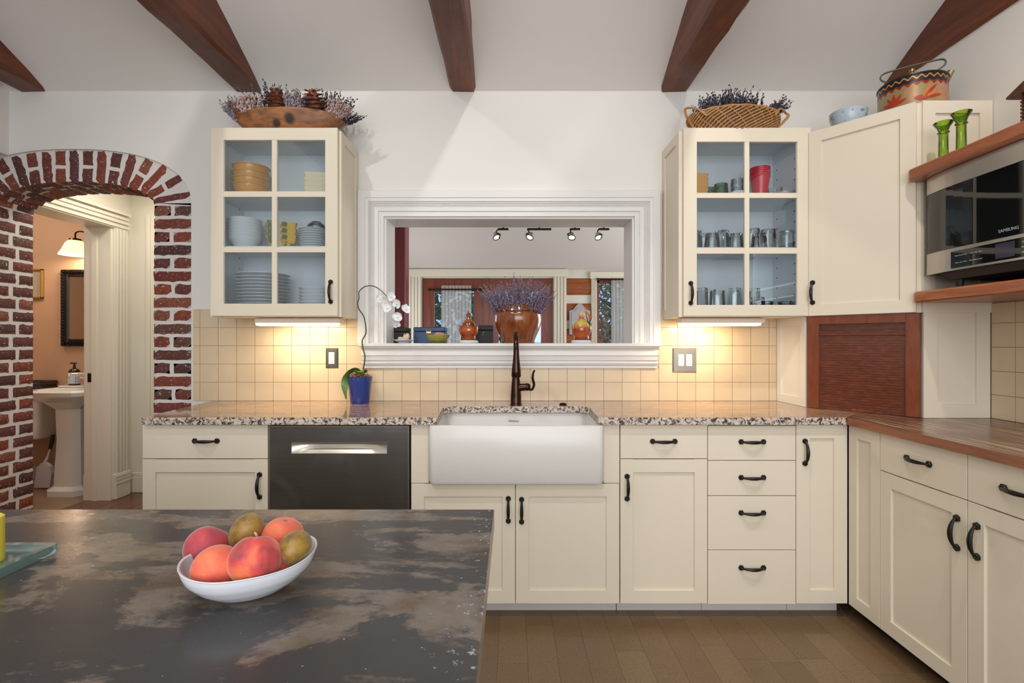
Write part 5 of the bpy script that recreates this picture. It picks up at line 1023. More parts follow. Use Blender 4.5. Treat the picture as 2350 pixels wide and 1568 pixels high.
peach(476.5, 1257, 0.70, 0.0305, 'dark red peach at the left rear of the bowl, behind the orange peach', M['peach3'], R(35), R(150))
peach(497, 1306, 0.642, 0.0300, 'plain orange peach low at the rounded end of the bowl', M['peach2'], R(75), R(200))
peach(585, 1285, 0.645, 0.0325, 'red and yellow streaked peach with a crease, highest in front', M['peach'], R(-22), R(8))
peach(648, 1234, 0.725, 0.030, 'coral peach at the back between the two kiwis', M['peach2'], R(10), R(90))
peach(629, 1292, 0.675, 0.0265, 'orange peach mostly hidden under the streaked peach and kiwi', M['peach2'], R(50), R(120))
tk, c_, rot = kiwi(566, 1222, 0.712, 0.0222, 1.3, (-0.45, 0.1, -0.8), 'kiwi with a fruit sticker standing upright between peaches')
M['sticker'] = plain('fruit_sticker', 'e8dfe2', 0.4); p = c_+Vector((0.019, -0.0105, 0.004)); obj('sticker', MB().ico(p, 0.006, 2, (0.25, 0.7, 1.1), Matrix.Rotation(-0.3, 3, 'Y')), M['sticker'], tk)
kiwi(677, 1256, 0.672, 0.0205, 1.15, (-0.25, -0.85, -0.35), 'kiwi showing its stem end beside the bowl rim')
# glass tray and candle at the island's far-left
gx0, gx1, gy0, gy1 = -0.885, X(60, 0.745), 0.69, 0.80
mb = MB().loft([rr(gx0, gx1, gy0, gy1, 0.008, IZ, 2), rr(gx0, gx1, gy0, gy1, 0.008, IZ+0.014, 2), rr(gx0+0.01, gx1-0.01, gy0+0.01, gy1-0.01, 0.006, IZ+0.014, 2), rr(gx0+0.016, gx1-0.016, gy0+0.016, gy1-0.016, 0.006, IZ+0.006, 2)]); solo('glass_tray', mb, M['blockglass'], 'thick square clear glass tray on the island', 'tray')
M['candle'] = plain('yellow_wax', 'd9cf45', 0.4, Subsurface_Weight=0.2); ccx, ccy = X(-25, 0.745), 0.745
t = thing('yellow_candle', 'yellow pillar candle standing on the glass tray', 'candle', (ccx, ccy, IZ+0.0065)); obj('wax', MB().lathe([(0, 0), (0.0165, 0), (0.017, 0.002), (0.017, 0.068), (0.014, 0.07), (0, 0.066)], (ccx, ccy, IZ+0.0065), 24), M['candle'], t); obj('wick', MB().cyl((ccx, ccy, IZ+0.07), (ccx, ccy, IZ+0.082), 0.0012, None, 6), M['ink'], t)
# ------------------------------------------------------------------ living room beyond the pass-through
LD = 6.5; LX0, LX1 = -1.85, 2.6; ls = 0.40; M['liv'] = plain('living_room_plaster', 'd3d1cd', 0.75)
def lx(px): return X(px, LD)
def lz(py): return Z(py, LD)
zt6 = lz(617)
mb = MB(); y0_ = WALL+th+0.0; mb.add([(LX0, LD+0.2, zt6-ls*0.2), (LX1, LD+0.2, zt6-ls*0.2), (LX1, y0_, zt6+ls*(LD-y0_)), (LX0, y0_, zt6+ls*(LD-y0_)), (LX0, LD+0.2, zt6+0.1), (LX1, LD+0.2, zt6+0.1), (LX1, y0_, zt6+0.1+ls*(LD-y0_)), (LX0, y0_, zt6+0.1+ls*(LD-y0_))], [(0,1,2,3), (7,6,5,4), (0,4,5,1), (2,6,7,3), (1,5,6,2), (0,3,7,4)])
struct('ceiling', mb, M['liv'])
struct('floor', MB().box(LX0, LX1, WALL+th, LD+0.2, -0.05, 0), M['hallfloor'])
struct('wall_left', MB().box(LX0-0.1, LX0, WALL+0.25, LD+0.2, 0, 3.9), M['liv']); struct('wall_right', MB().box(LX1, LX1+0.1, WALL+th, LD+0.2, 0, 3.9), M['liv'])
mb = MB(); mb.box(LX0, LX1, WALL+th, WALL+th+0.02, 2.72, 3.7); mb.box(XR+0.15, LX1, WALL+0.05, WALL+th, 0, 3.7); struct('wall_front', mb, M['liv'])
# far log wall with french doors and a window
dx0, dx1, dzt = lx(968), lx(1270), lz(638); wx0_, wx1_, wz0_, wz1_ = lx(1370), lx(1500), 0.75, lz(641)
mb = MB(); yw0, yw1 = LD+0.03, LD+0.15
mb.box(LX0, dx0, yw0, yw1, 0, zt6); mb.box(dx0, dx1, yw0, yw1, dzt, zt6); mb.box(dx1, wx0_, yw0, yw1, 0, zt6); mb.box(wx0_, wx1_, yw0, yw1, 0, wz0_); mb.box(wx0_, wx1_, yw0, yw1, wz1_, zt6); mb.box(wx1_, LX1, yw0, yw1, 0, zt6)
M['chink'] = plain('white_chinking', 'd6d2c8', 0.8); far = struct('wall_back', mb, M['chink'])
def log(x0, x1, z0, z1):
    rings = [[(x, LD+0.06-0.055*math.sin(PI*k/8)**0.6, z0+(z1-z0)*k/8) for k in range(9)] for x in (x0, x1)]; rings = [r_+[(r_[0][0], LD+0.1, z1), (r_[0][0], LD+0.1, z0)] for r_ in rings]
    obj('log', MB().loft([rings[1], rings[0]], True, True), M['log'], far)
pitch = (787-690+7)*0+0.33
zz = lz(683)
for k in range(-1, 5):
    z1_ = lz(690)-k*0.335 if k >= 0 else lz(632); z0_ = (lz(690)-(k+1)*0.335+0.04) if k >= 0 else lz(683)
    for a0, a1 in ((LX0, lx(936)), (lx(1301), lx(1357)), (lx(1515), LX1)): log(a0, a1, max(z0_, 0.0), z1_)
# door casing
M['casing'] = plain('cream_casing', 'd9d3c4', 0.45)
def fluted(x0, x1, z0, z1, y, par, nm='casing_leg'):
    mb = MB(); mb.box(x0, x1, y, y+0.03, z0, z1); n = 4
    for k in range(n): xa = x0+(x1-x0)*(k+0.18)/n; mb.box(xa, xa+(x1-x0)*0.6/n, y-0.012, y+0.001, z0, z1)
    obj(nm, mb, M['casing'], par)
t = struct('trim_8', MB().bbox(lx(934.5), lx(1302), LD-0.03, LD+0.03, lz(636), lz(618), 0.006), M['casing'])
fluted(lx(937), lx(967), 0, lz(636), LD-0.005, t); fluted(lx(1271), lx(1300), 0, lz(636), LD-0.005, t)
t = struct('trim_9', MB().bbox(lx(1354), lx(1520), LD-0.02, LD+0.03, lz(640), lz(624), 0.006), M['casing']); fluted(lx(1357), lx(1370), wz0_-0.05, lz(640), LD-0.005, t); fluted(lx(1500), lx(1515), wz0_-0.05, lz(640), LD-0.005, t)
obj('window_sill', MB().box(lx(1354), lx(1520), LD-0.06, LD+0.03, wz0_-0.09, wz0_-0.05), M['casing'], t)
def leaf_door(nm, x0, x1, hinge):
    y0d, y1d = LD+0.035, LD+0.08; st = 0.155; mb = MB(); mb.box(x0, x0+st, y0d, y1d, 0.01, dzt-0.01); mb.box(x1-st, x1, y0d, y1d, 0.01, dzt-0.01); mb.box(x0+st, x1-st, y0d, y1d, 0.01, 0.3); mb.box(x0+st, x1-st, y0d, y1d, lz(668), dzt-0.01)
    d = struct(nm, mb, M['mahog']); obj('pane', MB().box(x0+st-0.004, x1-st+0.004, y0d+0.018, y0d+0.024, 0.296, lz(668)+0.004), M['pane'], d)
    hx_ = x1-0.07 if hinge < 0 else x0+0.07; obj('door_handle', MB().tube([(hx_, y0d, 1.0), (hx_, y0d-0.05, 1.0), (hx_+hinge*0.1, y0d-0.05, 1.0)], 0.012, 8), M['bronze'], d); return d
xmid = (dx0+dx1)/2-0.02; leaf_door('door_1', dx0+0.005, xmid-0.01, -1); leaf_door('door_2', xmid+0.01, dx1-0.005, 1)
struct('trim_10', MB().box(xmid-0.03, xmid+0.03, LD+0.015, LD+0.04, 0.01, dzt-0.01), M['mahog'])
mb = MB(); e = 0.035
for a0, a1, b0, b1 in ((wx0_, wx0_+e, wz0_, wz1_), (wx1_-e, wx1_, wz0_, wz1_), (wx0_, wx1_, wz0_, wz0_+e), (wx0_, wx1_, wz1_-0.045, wz1_)): mb.box(a0, a1, LD+0.03, LD+0.09, b0, b1)
w2 = struct('window_2', mb, M['mahog']); obj('pane', MB().box(wx0_+e-0.004, wx1_-e+0.004, LD+0.055, LD+0.06, wz0_+e-0.004, wz1_-0.04), M['pane'], w2)
# sheer curtains
a = N('sheer_curtain'); a.t.nodes.remove(a.b); df = a.n('ShaderNodeBsdfDiffuse', {'Color': lin('e9e9e6')}); tl = a.n('ShaderNodeBsdfTranslucent', {'Color': lin('e9e9e6')}); tp = a.n('ShaderNodeBsdfTransparent'); m1 = a.n('ShaderNodeMixShader', {0: 0.6, 1: df.outputs[0], 2: tl.outputs[0]}); m2 = a.n('ShaderNodeMixShader', {0: 0.26, 1: m1.outputs[0], 2: tp.outputs[0]}); a.t.links.new(m2.outputs[0], a.t.nodes['Material Output'].inputs[0]); M['sheer'] = a.m
def curtain(x0, x1, z0, z1, y, label, folds, rod):
    t_ = thing('sheer_curtain', label, 'curtain', ((x0+x1)/2, y, z0)); rows = []
    for j in range(9):
        z = z0+(z1-z0)*j/8; rows.append([(x0+(x1-x0)*i/80, y+0.014*math.sin(i/80*folds*2*PI+0.3*math.sin(j))*(0.7+0.3*math.sin(i*0.7)), z+(0.012*abs(math.sin(i*0.55)) if j == 8 else 0)) for i in range(81)])
    obj('cloth', MB().loft(rows, False, True, False), M['sheer'], t_)
    mb = MB().cyl((rod[0], y, rod[2]), (rod[1], y, rod[2]), 0.012, None, 10); mb.ico((rod[0], y, rod[2]), 0.022, 1); mb.ico((rod[1], y, rod[2]), 0.022, 1); obj('rod', mb, M['iron'], t_)
curtain(lx(1013), lx(1082), 0.1, lz(657), LD-0.02, 'white sheer curtain on a black rod over the french door glass', 9, (lx(986), lx(1103), lz(665)))
curtain(lx(1402), lx(1462), 0.7, lz(640), LD-0.035, 'white sheer curtain half drawn across the living room window', 8, (lx(1372), lx(1500), lz(642)))
# silver plaque on the logs, red post
M['plaq'] = plain('pewter_plaque', 'a8a6ab', 0.4, 0.3, 0.8, 60); xa, xb = lx(1306.5), lx(1354); pz0, pz1 = lz(768), lz(697)
xc = (xa+xb)/2; poly = [(xa, pz0), (xb, pz0), (xb, lz(714)), (xb-0.05, lz(711)), (xc+0.03, lz(699)), (xc, pz1), (xc-0.03, lz(699)), (xa+0.05, lz(711)), (xa, lz(714))]
t = thing('wall_plaque', 'pointed pewter relief plaque hung on the log wall', 'plaque', (xc, LD-0.01, pz0)); obj('plate', MB().prismy(poly, LD-0.02, LD+0.005), M['plaq'], t)
inn = [(xc+(x-xc)*0.8, (pz0+pz1)/2+(z-(pz0+pz1)/2)*0.8) for x, z in poly]; obj('relief', MB().prismy(inn, LD-0.03, LD-0.02), M['plaq'], t)
pdD = 4.3; struct('trim_11', MB().bbox(X(880, pdD), X(930, pdD), pdD, pdD+0.16, 0, 3.15, 0.006), M['redpost'])
# track lights
M['trackbulb'] = emit('track_bulb', 'fff3df', 1.6); M['alu'] = plain('lamp_silver', 'b9b9b7', 0.3, 0.7)
TD = 5.2
for px, dirx, bar, tl_ in ((1138, -1, (1143, 1167), 'track spotlight hanging at the end of a short black bar, nearest the red post'), (1217, 1, (1210, 1265), 'track spotlight at the end of the longest black bar on the living room ceiling'), (1312, 0.4, (1308, 1331), 'track spotlight on a short black bar, between the longest bar and the end spotlight'), (1371, -0.6, (1374, 1398), 'track spotlight on a short black bar, the end one above the plaque')):
    x = X(px, TD); zb = Z(526, TD); zc_ = zt6+ls*(LD-TD)
    t = thing('track_light', tl_, 'light', (x, TD, zc_), 'living room track lights')
    xa, xb = X(bar[0], TD), X(bar[1], TD); obj('track', MB().box(xa, xb, TD-0.015, TD+0.015, zb-0.01, zb+0.008), M['iron'], t); xs_ = (xa+xb)/2
    obj('stem', MB().cyl((xs_, TD, zb), (xs_, TD, zc_+0.02), 0.008, None, 8), M['iron'], t)
    x1_ = xa if abs(xa-x) < abs(xb-x) else xb; obj('arm', MB().tube(bez([(x1_, TD, zb), (x1_+0.02*dirx, TD, zb-0.035), (x+0.045*(1 if x1_ > x else -1), TD-0.01, zb-0.06), (x+0.03, TD-0.02, zb-0.095)], 5), 0.007, 6), M['iron'], t)
    d = Vector((-0.35*dirx, -0.45, -0.8)).normalized(); c_ = Vector((x, TD-0.02, zb-0.075)); rot = Vector((0, 0, -1)).rotation_difference(d).to_matrix(); mb = MB().lathe([(0.014, 0.04), (0.022, 0.02), (0.036, -0.024), (0.033, -0.024), (0.02, 0.02)], (0, 0, 0), 16, caps=False); mb.v = [tuple(c_+rot @ Vector(v)) for v in mb.v]; obj('reflector', mb, M['alu'], t)
    mb = MB().lathe([(0.036, -0.02), (0.041, -0.02), (0.041, -0.028), (0.036, -0.028)], (0, 0, 0), 16, caps=False); mb.v = [tuple(c_+rot @ Vector(v)) for v in mb.v]; obj('ring', mb, M['iron'], t)
    mb = MB().lathe([(0, -0.028), (0.02, -0.026), (0.032, -0.022), (0.02, -0.01), (0, -0.008)], (0, 0, 0), 12, caps=False); mb.v = [tuple(c_+rot @ Vector(v)) for v in mb.v]; obj('bulb', mb, M['trackbulb'], t)
# ------------------------------------------------------------------ outdoors
M['lawn'] = plain('lawn', '5f7a40', 0.9); struct('ground', MB().box(-30, 40, LD+0.2, 70, -0.35, -0.25), M['lawn'])
M['treebark'] = plain('tree_bark', '4d3f33', 0.9); M['treeleaf'] = flowermat('tree_leaf', ('2f4a24', '4d6b33', '7d9a4e'), 0.6); M['orangeleaf'] = flowermat('autumn_leaf', ('8a5a24', 'b07a35', '7a6a30'), 0.6)
def tree(x, y, hgt, cr, n, label, rs, m, ls_=0.07, cz=None):
    t = thing('tree', label, 'tree', (x, y, -0.25)); mb = MB(); mb.tube(bez([(x, y, -0.25), (x+0.05, y, hgt*0.35), (x-0.05, y, hgt*0.8)], 5), [0.12-0.008*i for i in range(11)], 8)
    for k in range(9): an = k*2.4; z_ = hgt*(0.2+0.06*k); mb.tube([(x, y, z_), (x+cr*0.7*math.cos(an), y+cr*0.5*math.sin(an), z_+0.5)], [0.035, 0.01], 5)
    obj('trunk', mb, M['treebark'], t); lf = MB()
    for k in range(n):
        d = Vector((rs.gauss(0, 1), rs.gauss(0, 1), rs.gauss(0, 1))).normalized()*(rs.random()**0.4); d = Vector((d.x*cr, d.y*cr*0.6, d.z*cr*1.25)); p = Vector((x, y, cz if cz else hgt*0.62))+d
        u = Vector((rs.gauss(0, 1), rs.gauss(0, 1), rs.gauss(0, 1))).normalized(); v_ = u.orthogonal().normalized(); s_ = ls_*rs.uniform(0.6, 1.2); lf.add([p-u*s_, p+v_*s_*0.55, p+u*s_, p-v_*s_*0.55], [(0, 1, 2, 3)])
    tag(obj('leaves', lf, m, t), kind='stuff')
rs = random.Random(21)
tree(lx(1000)*1.75, 10.6, 4.6, 1.35, 1500, 'leafy green tree outside the french doors', rs, M['treeleaf'], 0.1, 1.9); tree(lx(1090)*1.7, 13.6, 4.2, 0.7, 420, 'slender leafy tree outside between the french doors', rs, M['treeleaf'], 0.1, 1.7)
tree(lx(1392)*1.6, 9.8, 4.4, 1.1, 1500, 'dense green tree outside the living room window', rs, M['treeleaf'], 0.085, 1.8); tree(lx(1385)*1.32, 8.3, 1.9, 0.4, 260, 'small amber leaved shrub outside the living room window', rs, M['orangeleaf'], 0.06, 1.25)
# ------------------------------------------------------------------ hall and bathroom through the arch
HX = -3.16; HT = 0.195; HD0, HD1, HE = 3.02, 3.89, 4.085; BDp = 4.31; DZ = 2.15
hf = struct('floor', MB().box(-3.36, -1.9, 2.9, HE+0.1, -0.06, -0.004), M['hallfloor'])
for k in range(17): xa = -3.355+k*0.0855; obj('plank', MB().box(xa+0.0005, xa+0.085, 2.83, HE, -0.02, random.uniform(-0.0005, 0.0)), M['hallfloor'], hf)
struct('floor', MB().box(-5.3, -3.36, 2.6, BDp+0.1, -0.06, 0.0), M['bathfloor'])
struct('wall_back', MB().box(HX-HT, -1.75, HE, HE+0.1, 0, 2.8), M['cream_trim'])
struct('wall_right', MB().box(-1.98, -1.9, WALL+0.246, HE, 0, 2.8), M['cream_trim'])
mb = MB(); mb.box(HX-HT, HX, HD1, HE+0.32, 0, 2.8); mb.box(HX-HT, HX, HD0, HD1, DZ, 2.8); mb.box(HX-HT, HX, 2.6, HD0, 0, 2.8); struct('wall_left', mb, M['cream_trim'])
struct('ceiling', MB().box(-5.3, -1.85, WALL+0.246, BDp+0.2, 2.78, 2.86), M['cream_trim'])
mb = MB(); mb.box(-5.3, HX-HT, BDp, BDp+0.1, 0, 2.8); mb.box(-5.3, -5.2, 2.6, BDp, 0, 2.8); mb.box(-5.3, HX-HT, 2.5, 2.6, 0, 2.8); struct('wall_back', mb, M['bathwall'])
struct('baseboard_back', MB().bbox(-5.2, HX-HT, BDp-0.016, BDp, 0, 0.16, 0.004), M['cream_trim'])
bb = struct('baseboard_right', MB().bbox(HX, -1.98, HE-0.018, HE, 0, 0.13, 0.004), M['cream_trim']); obj('cap', MB().bbox(HX, -1.98, HE-0.012, HE, 0.13, 0.165, 0.004), M['cream_trim'], bb)
# fluted casing on the hall side of the bathroom doorway, with plinth block and header
cs = struct('trim_12', MB().box(HX-HT-0.0, HX+0.005, HD1-0.02, HD1, 0, DZ), M['cream_trim'])
mb = MB(); mb.box(HX, HX+0.018, HD1, HD1+0.135, 0.2, DZ)
for k in range(4): mb.box(HX+0.017, HX+0.03, HD1+0.008+k*0.032, HD1+0.008+k*0.032+0.02, 0.2, DZ)
obj('casing_leg', mb, M['cream_trim'], cs); mb = MB(); mb.bbox(HX, HX+0.036, HD1-0.004, HD1+0.145, 0, 0.2, 0.004)
for z in (0.12, 0.15, 0.175): mb.box(HX+0.035, HX+0.042, HD1-0.006, HD1+0.147, z, z+0.012)
obj('plinth_block', mb, M['cream_trim'], cs); mb = MB(); mb.box(HX, HX+0.02, HD0, HD1+0.135, DZ, DZ+0.14)
for k, (z, n_) in enumerate(((0.01, 0.03), (0.045, 0.034), (0.08, 0.03), (0.115, 0.045))): mb.box(HX+0.018, HX+n_, HD0, HD1+0.14, DZ+z, DZ+z+0.022)
obj('casing_head', mb, M['cream_trim'], cs); obj('door_stop', MB().box(HX-HT+0.06, HX-HT+0.1, HD1-0.034, HD1-0.02, 0, DZ), M['cream_trim'], cs); obj('strike_plate', MB().box(HX-HT+0.02, HX-HT+0.05, HD1-0.022, HD1-0.0195, 0.93, 1.0), M['bronze'], cs)
obj('plinth_inner', MB().box(HX-HT-0.02, HX-HT, HD1-0.015, HD1+0.1, 0, 0.2), M['cream_trim'], cs); obj('casing_inner', MB().box(HX-HT-0.018, HX-HT, HD1-0.01, HD1+0.1, 0.2, DZ+0.1), M['cream_trim'], cs)
struct('trim_13', MB().bbox(X(338, HE), X(346, HE), HE-0.02, HE, 0.165, 2.3, 0.003), M['cream_trim'])
# pedestal sink
sxc, syc = -3.63, 4.08; t = thing('pedestal_basin', 'white pedestal wash basin in the bathroom', 'basin', (sxc, syc, 0))
def rc(hx_, y0, y1, z, ch): return [(sxc-hx_+ch, y0, z), (sxc+hx_-ch, y0, z), (sxc+hx_, y0+ch, z), (sxc+hx_, y1, z), (sxc-hx_, y1, z), (sxc-hx_, y0+ch, z)]
yb_ = BDp-0.003
mb = MB().loft([rc(0.10, 3.98, 4.18, 0.7, 0.04), rc(0.17, 3.93, yb_, 0.76, 0.06), rc(0.235, 3.875, yb_, 0.80, 0.08), rc(0.255, 3.86, yb_, 0.815, 0.08), rc(0.262, 3.853, yb_, 0.845, 0.08), rc(0.25, 3.866, yb_, 0.86, 0.08), rc(0.21, 3.90, 4.17, 0.858, 0.08), rc(0.15, 3.95, 4.13, 0.77, 0.06)], True, False); obj('basin', mb, M['bathporc'], t)
obj('deck', MB().bbox(sxc-0.22, sxc+0.22, 4.17, yb_, 0.858, 0.876, 0.006), M['bathporc'], t)
mb = MB().loft([rc(0.15, 3.95, 4.2, 0, 0.05), rc(0.15, 3.95, 4.2, 0.045, 0.05), rc(0.13, 3.965, 4.19, 0.06, 0.045), rc(0.115, 3.98, 4.18, 0.075, 0.04), rc(0.1, 3.99, 4.17, 0.45, 0.04), rc(0.105, 3.985, 4.175, 0.7, 0.04)], True, False); obj('pedestal', mb, M['bathporc'], t)
t = thing('basin_tap', 'chrome two-handle tap on the bathroom basin', 'tap', (sxc+0.03, 4.22, 0.8765)); xb_ = sxc+0.03
mb = MB(); mb.lathe([(0.028, 0), (0.02, 0.01), (0.014, 0.05), (0.018, 0.1), (0.012, 0.13), (0.014, 0.15), (0, 0.16)], (xb_, 4.22, 0.8765), 16); obj('body', mb, M['chrome'], t)
obj('spout', MB().tube(bez([(xb_, 4.21, 0.96), (xb_-0.04, 4.16, 0.975), (xb_-0.08, 4.1, 0.97), (xb_-0.09, 4.09, 0.945)], 5), 0.011, 10), M['chrome'], t)
for sg in (-1, 1):
    mb = MB().lathe([(0.024, 0), (0.018, 0.01), (0.013, 0.05), (0.017, 0.06), (0.0, 0.07)], (xb_+sg*0.05, 4.23, 0.8765), 14); h_ = obj('handle', mb, M['chrome'], t); obj('lever', MB().tube([(xb_+sg*0.05, 4.23, 0.935), (xb_+sg*0.09, 4.21, 0.945)], [0.007, 0.011], 8), M['chrome'], h_)
# soap bottle
bxp, byp, bzp = X(150, 4.13), 4.215, 0.8765; M['bottle'] = plain('amber_bottle', '2a1a12', 0.12); M['paper'] = plain('paper_label', 'c9d2e2', 0.6); M['blackpl'] = plain('black_plastic', '161514', 0.35)
t = thing('soap_dispenser', 'dark pump soap bottle with pale dotted label on the basin', 'bottle', (bxp, byp, bzp)); obj('bottle', MB().lathe([(0, 0), (0.039, 0), (0.041, 0.004), (0.041, 0.115), (0.03, 0.135), (0.014, 0.142), (0, 0.142)], (bxp, byp, bzp), 24), M['bottle'], t)
lb_ = obj('label', MB().lathe([(0.0415, 0.014), (0.042, 0.015), (0.042, 0.108), (0.0415, 0.109)], (bxp, byp, bzp), 24, caps=False), M['paper'], t); mb = MB()
for i in range(2):
    for j in range(4): an = math.atan2(-byp, -bxp)+0.2+i*0.42; mb.ico((bxp+0.042*math.cos(an), byp+0.042*math.sin(an), bzp+0.03+j*0.018), 0.006, 1, (0.6, 0.6, 0.9))
tag(obj('label_dots', mb, M['ink'], lb_), kind='stuff'); mb = MB().cyl((bxp, byp, bzp+0.14), (bxp, byp, bzp+0.185), 0.012, 0.006, 12); mb.bbox(bxp-0.035, bxp+0.018, byp-0.008, byp+0.008, bzp+0.183, bzp+0.194, 0.003); obj('pump', mb, M['blackpl'], t)
# toilet
tx = -4.16; t = thing('toilet', 'white toilet with plain cistern beside the pedestal basin', 'toilet', (tx, 4.0, 0))
mb = MB().loft([rr(tx-0.19, tx+0.19, 4.13, BDp-0.004, 0.03, 0.43), rr(tx-0.215, tx+0.215, 4.11, BDp-0.004, 0.03, 0.6), rr(tx-0.225, tx+0.225, 4.1, BDp-0.004, 0.03, 0.765)]); obj('cistern', mb, M['bathporc'], t); obj('cistern_lid', MB().bbox(tx-0.235, tx+0.235, 4.09, BDp-0.003, 0.766, 0.8, 0.006), M['bathporc'], t)
mb = MB().loft([[(tx+sx_*math.cos(2*PI*k/24), 3.85+yo+sy_*math.sin(2*PI*k/24), z) for k in range(24)] for sx_, sy_, yo, z in ((0.1, 0.2, 0.05, 0), (0.1, 0.2, 0.05, 0.15), (0.15, 0.26, 0.0, 0.32), (0.18, 0.29, -0.02, 0.4), (0.17, 0.28, -0.02, 0.42))]); obj('bowl', mb, M['bathporc'], t)
# basket with tissues on the cistern, paddle brush
M['rattan'] = plain('dark_rattan', '3a2a22', 0.7, 0, 0.8, 90); bx0_, bx1_ = X(56, 4.2), X(112, 4.2); t = thing('tissue_basket', 'small dark woven basket with tissue on the toilet cistern', 'basket', ((bx0_+bx1_)/2, 4.2, 0.801)); mb = MB()
for k in range(7): z = 0.8015+k*0.0165; e = 0.004*(k % 2)+k*0.0015; mb.bbox(bx0_-e, bx1_+e, 4.13-e, 4.13+0.008-e, z, z+0.0155, 0.004); mb.bbox(bx0_-e, bx1_+e, 4.262+e, 4.27+e, z, z+0.0155, 0.004); mb.bbox(bx0_-e, bx0_+0.008-e, 4.13, 4.27, z, z+0.0155, 0.004); mb.bbox(bx1_-0.008+e, bx1_+e, 4.13, 4.27, z, z+0.0155, 0.004)
tag(obj('weave', mb, M['rattan'], t), kind='stuff'); obj('basket_floor', MB().box(bx0_, bx1_, 4.13, 4.27, 0.8012, 0.806), M['rattan'], t); mb = MB().lathe([(0.05, 0), (0.045, 0.05), (0.02, 0.1), (0.0, 0.105)], ((bx0_+bx1_)/2, 4.19, 0.806), 10, fl=lambda a_, z: 1+0.2*math.sin(3*a_+z*40)); obj('tissue', mb, M['paper'], t)
M['whitepl'] = plain('white_plastic_paddle', 'dcd6dc', 0.5); M['greenpl'] = plain('dark_green_grip', '15382a', 0.4); t = thing('paddle_brush', 'white flat paddle brush with dark green grip leaning beside the basin', 'brush', (X(98, 4.18), 4.18, 0))
bp = lambda px, py, D=4.2: Vector((X(px, D), D, Z(py, D))); mb = MB(); L_ = [(80, 1119), (116, 1119), (121, 1085), (116, 1070), (106, 1062), (96, 1063), (87, 1074)]
poly = [(X(p_, 4.17), max(Z(q_, 4.17), 0.001)) for p_, q_ in L_]; obj('paddle', MB().prismy(poly, 4.16, 4.19), M['whitepl'], t); obj('neck', MB().tube([bp(102, 1066, 4.175), bp(110, 1048, 4.2), bp(115, 1030, 4.22)], [0.014, 0.009, 0.009], 10), M['whitepl'], t); obj('grip', MB().tube([bp(114, 1034, 4.22), bp(119, 1012, 4.23), bp(122, 998, 4.235)], [0.012, 0.015, 0.012], 10), M['greenpl'], t)
# mirror, lamp, picture
M['blackframe'] = plain('black_carved_frame', '1b1716', 0.3); mx0, mx1, mz0, mz1 = X(140, 4.29), X(140, 4.29)+0.58, Z(795, 4.29), Z(619, 4.29); fw = 0.064; t = thing('bathroom_mirror', 'rectangular mirror in a black carved frame above the basin', 'mirror', ((mx0+mx1)/2, BDp-0.02, mz0)); mb = MB()
for a0, a1, b0, b1 in ((mx0, mx0+fw, mz0, mz1), (mx1-fw, mx1, mz0, mz1), (mx0+fw, mx1-fw, mz0, mz0+fw), (mx0+fw, mx1-fw, mz1-fw, mz1)): mb.bbox(a0, a1, BDp-0.03, BDp-0.002, b0, b1, 0.006)
obj('frame', mb, M['blackframe'], t); mb = MB()
def rope(p, q):
    p, q = Vector(p), Vector(q); n = int((q-p).length/0.026); d = (q-p).normalized()
    for k in range(n): c_ = p+(q-p)*(k+0.5)/n; rot = Vector((1, 0, 0)).rotation_difference(d).to_matrix() @ Matrix.Rotation(0.7, 3, 'Y'); mb.ico(c_, 0.02, 1, (0.45, 0.6, 1), rot)
yy_ = BDp-0.034; h_ = fw*0.4; rope((mx0+h_, yy_, mz0+h_), (mx0+h_, yy_, mz1-h_)); rope((mx1-h_, yy_, mz0+h_), (mx1-h_, yy_, mz1-h_)); rope((mx0+h_, yy_, mz0+h_), (mx1-h_, yy_, mz0+h_)); rope((mx0+h_, yy_, mz1-h_), (mx1-h_, yy_, mz1-h_)); tag(obj('rope_carving', mb, M['blackframe'], t), kind='stuff')
obj('glass', MB().box(mx0+fw-0.004, mx1-fw+0.004, BDp-0.016, BDp-0.01, mz0+fw-0.004, mz1-fw+0.004), M['mirror'], t)
M['shade'] = emit('lit_glass_shade', 'ffd7a8', 1.1, 'f2d8b8'); t = thing('vanity_light', 'vanity light with glowing bell glass shades above the mirror', 'light', (-3.56, BDp-0.05, 1.95)); obj('backplate', MB().bbox(-3.66, -3.37, BDp-0.03, BDp-0.002, Z(578, 4.29), Z(551, 4.29), 0.006), M['bronze'], t)
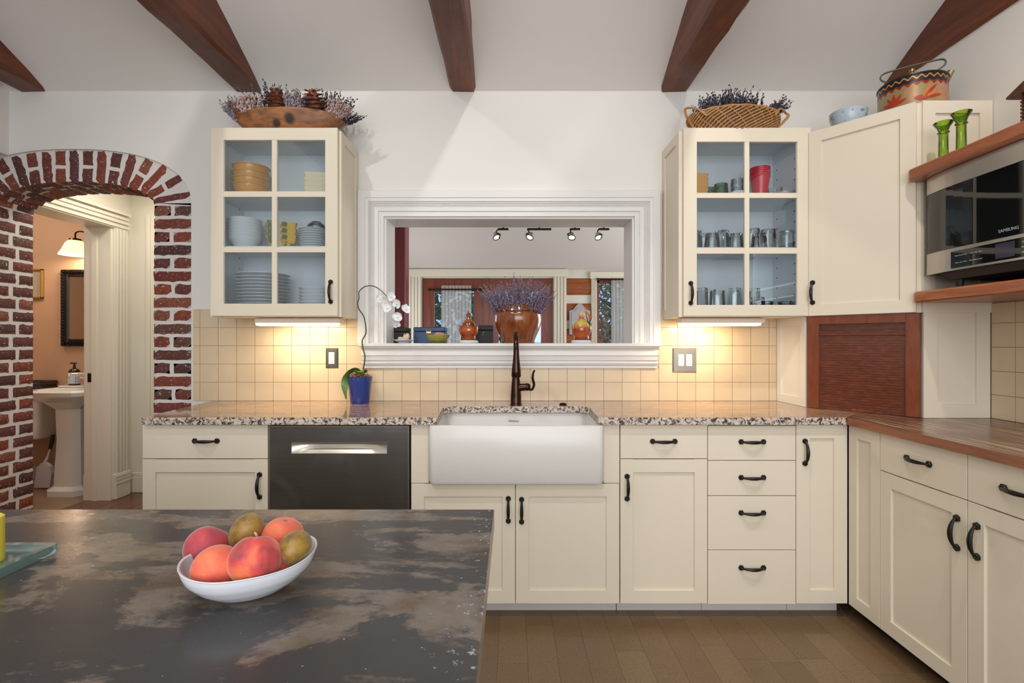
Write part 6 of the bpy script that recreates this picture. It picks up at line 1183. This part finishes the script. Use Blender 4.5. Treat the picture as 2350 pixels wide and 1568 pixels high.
for k, px in enumerate((173, 229)):
    x = X(px, 4.16); zt_, zb_ = Z(553, 4.16), Z(586, 4.16); r_ = 30*4.16/1130*1.03; mb = MB().lathe([(r_, zb_), (r_*0.8, zb_+(zt_-zb_)*0.35), (r_*0.6, zb_+(zt_-zb_)*0.8), (r_*0.42, zt_), (r_*0.38, zt_), (r_*0.56, zb_+(zt_-zb_)*0.78), (r_*0.97, zb_)], (x, 4.16, 0), 28, caps=False); obj('shade', mb, M['shade'], t)
    obj('fitter', MB().lathe([(r_*0.42, zt_-0.002), (r_*0.36, zt_+0.016), (0, zt_+0.026)], (x, 4.16, 0), 20), M['bronze'], t); obj('arm', MB().tube(bez([(x, 4.16, zt_+0.015), (x, 4.165, zt_+0.07), (x+0.03, 4.2, zt_+0.085), (x+0.055, 4.25, zt_+0.05), (x+0.06, 4.285, zt_-0.02)], 6), 0.006, 8), M['bronze'], t)
    l = bpy.data.lights.new('vanity_bulb', 'POINT'); l.energy = 4; l.color = (1, 0.78, 0.55); l.shadow_soft_size = 0.03; lo = bpy.data.objects.new('vanity_bulb', l); C.objects.link(lo); lo.location = (x, 4.16, zb_+0.02)
M['goldframe'] = plain('gold_frame', 'c39a52', 0.35, 0.6); M['mat'] = plain('picture_paper', 'b8ad98', 0.6); p0, p1, q0, q1 = -4.45, X(96.5, 4.29), Z(685, 4.29), Z(617, 4.29); t = thing('framed_picture', 'small picture in a thin gold frame on the bathroom wall', 'picture', ((p0+p1)/2, BDp-0.01, q0)); mb = MB()
for a0, a1, b0, b1 in ((p0, p0+0.016, q0, q1), (p1-0.016, p1, q0, q1), (p0, p1, q0, q0+0.016), (p0, p1, q1-0.016, q1)): mb.bbox(a0, a1, BDp-0.022, BDp-0.002, b0, b1, 0.003)
obj('frame', mb, M['goldframe'], t); obj('picture', MB().box(p0+0.014, p1-0.014, BDp-0.01, BDp-0.004, q0+0.014, q1-0.014), M['mat'], t)

# side passage beyond the opening in the left wall
mb = MB(); mb.box(-4.7, -4.6, 0.9, 2.5, 0, 2.8); mb.box(-4.7, -3.2, 0.9, 1.0, 0, 2.8); struct('wall_left', mb, M['plaster'])
struct('floor', MB().box(-4.7, -3.2, 0.9, 2.6, -0.06, -0.004), M['hallfloor']); struct('ceiling', MB().box(-4.7, -3.2, 0.9, 2.6, 2.7, 2.78), M['ceil'])
mb = MB().box(-4.7, -3.36, 2.44, 2.5, 0, 2.8); struct('wall_back', mb, M['plaster'])
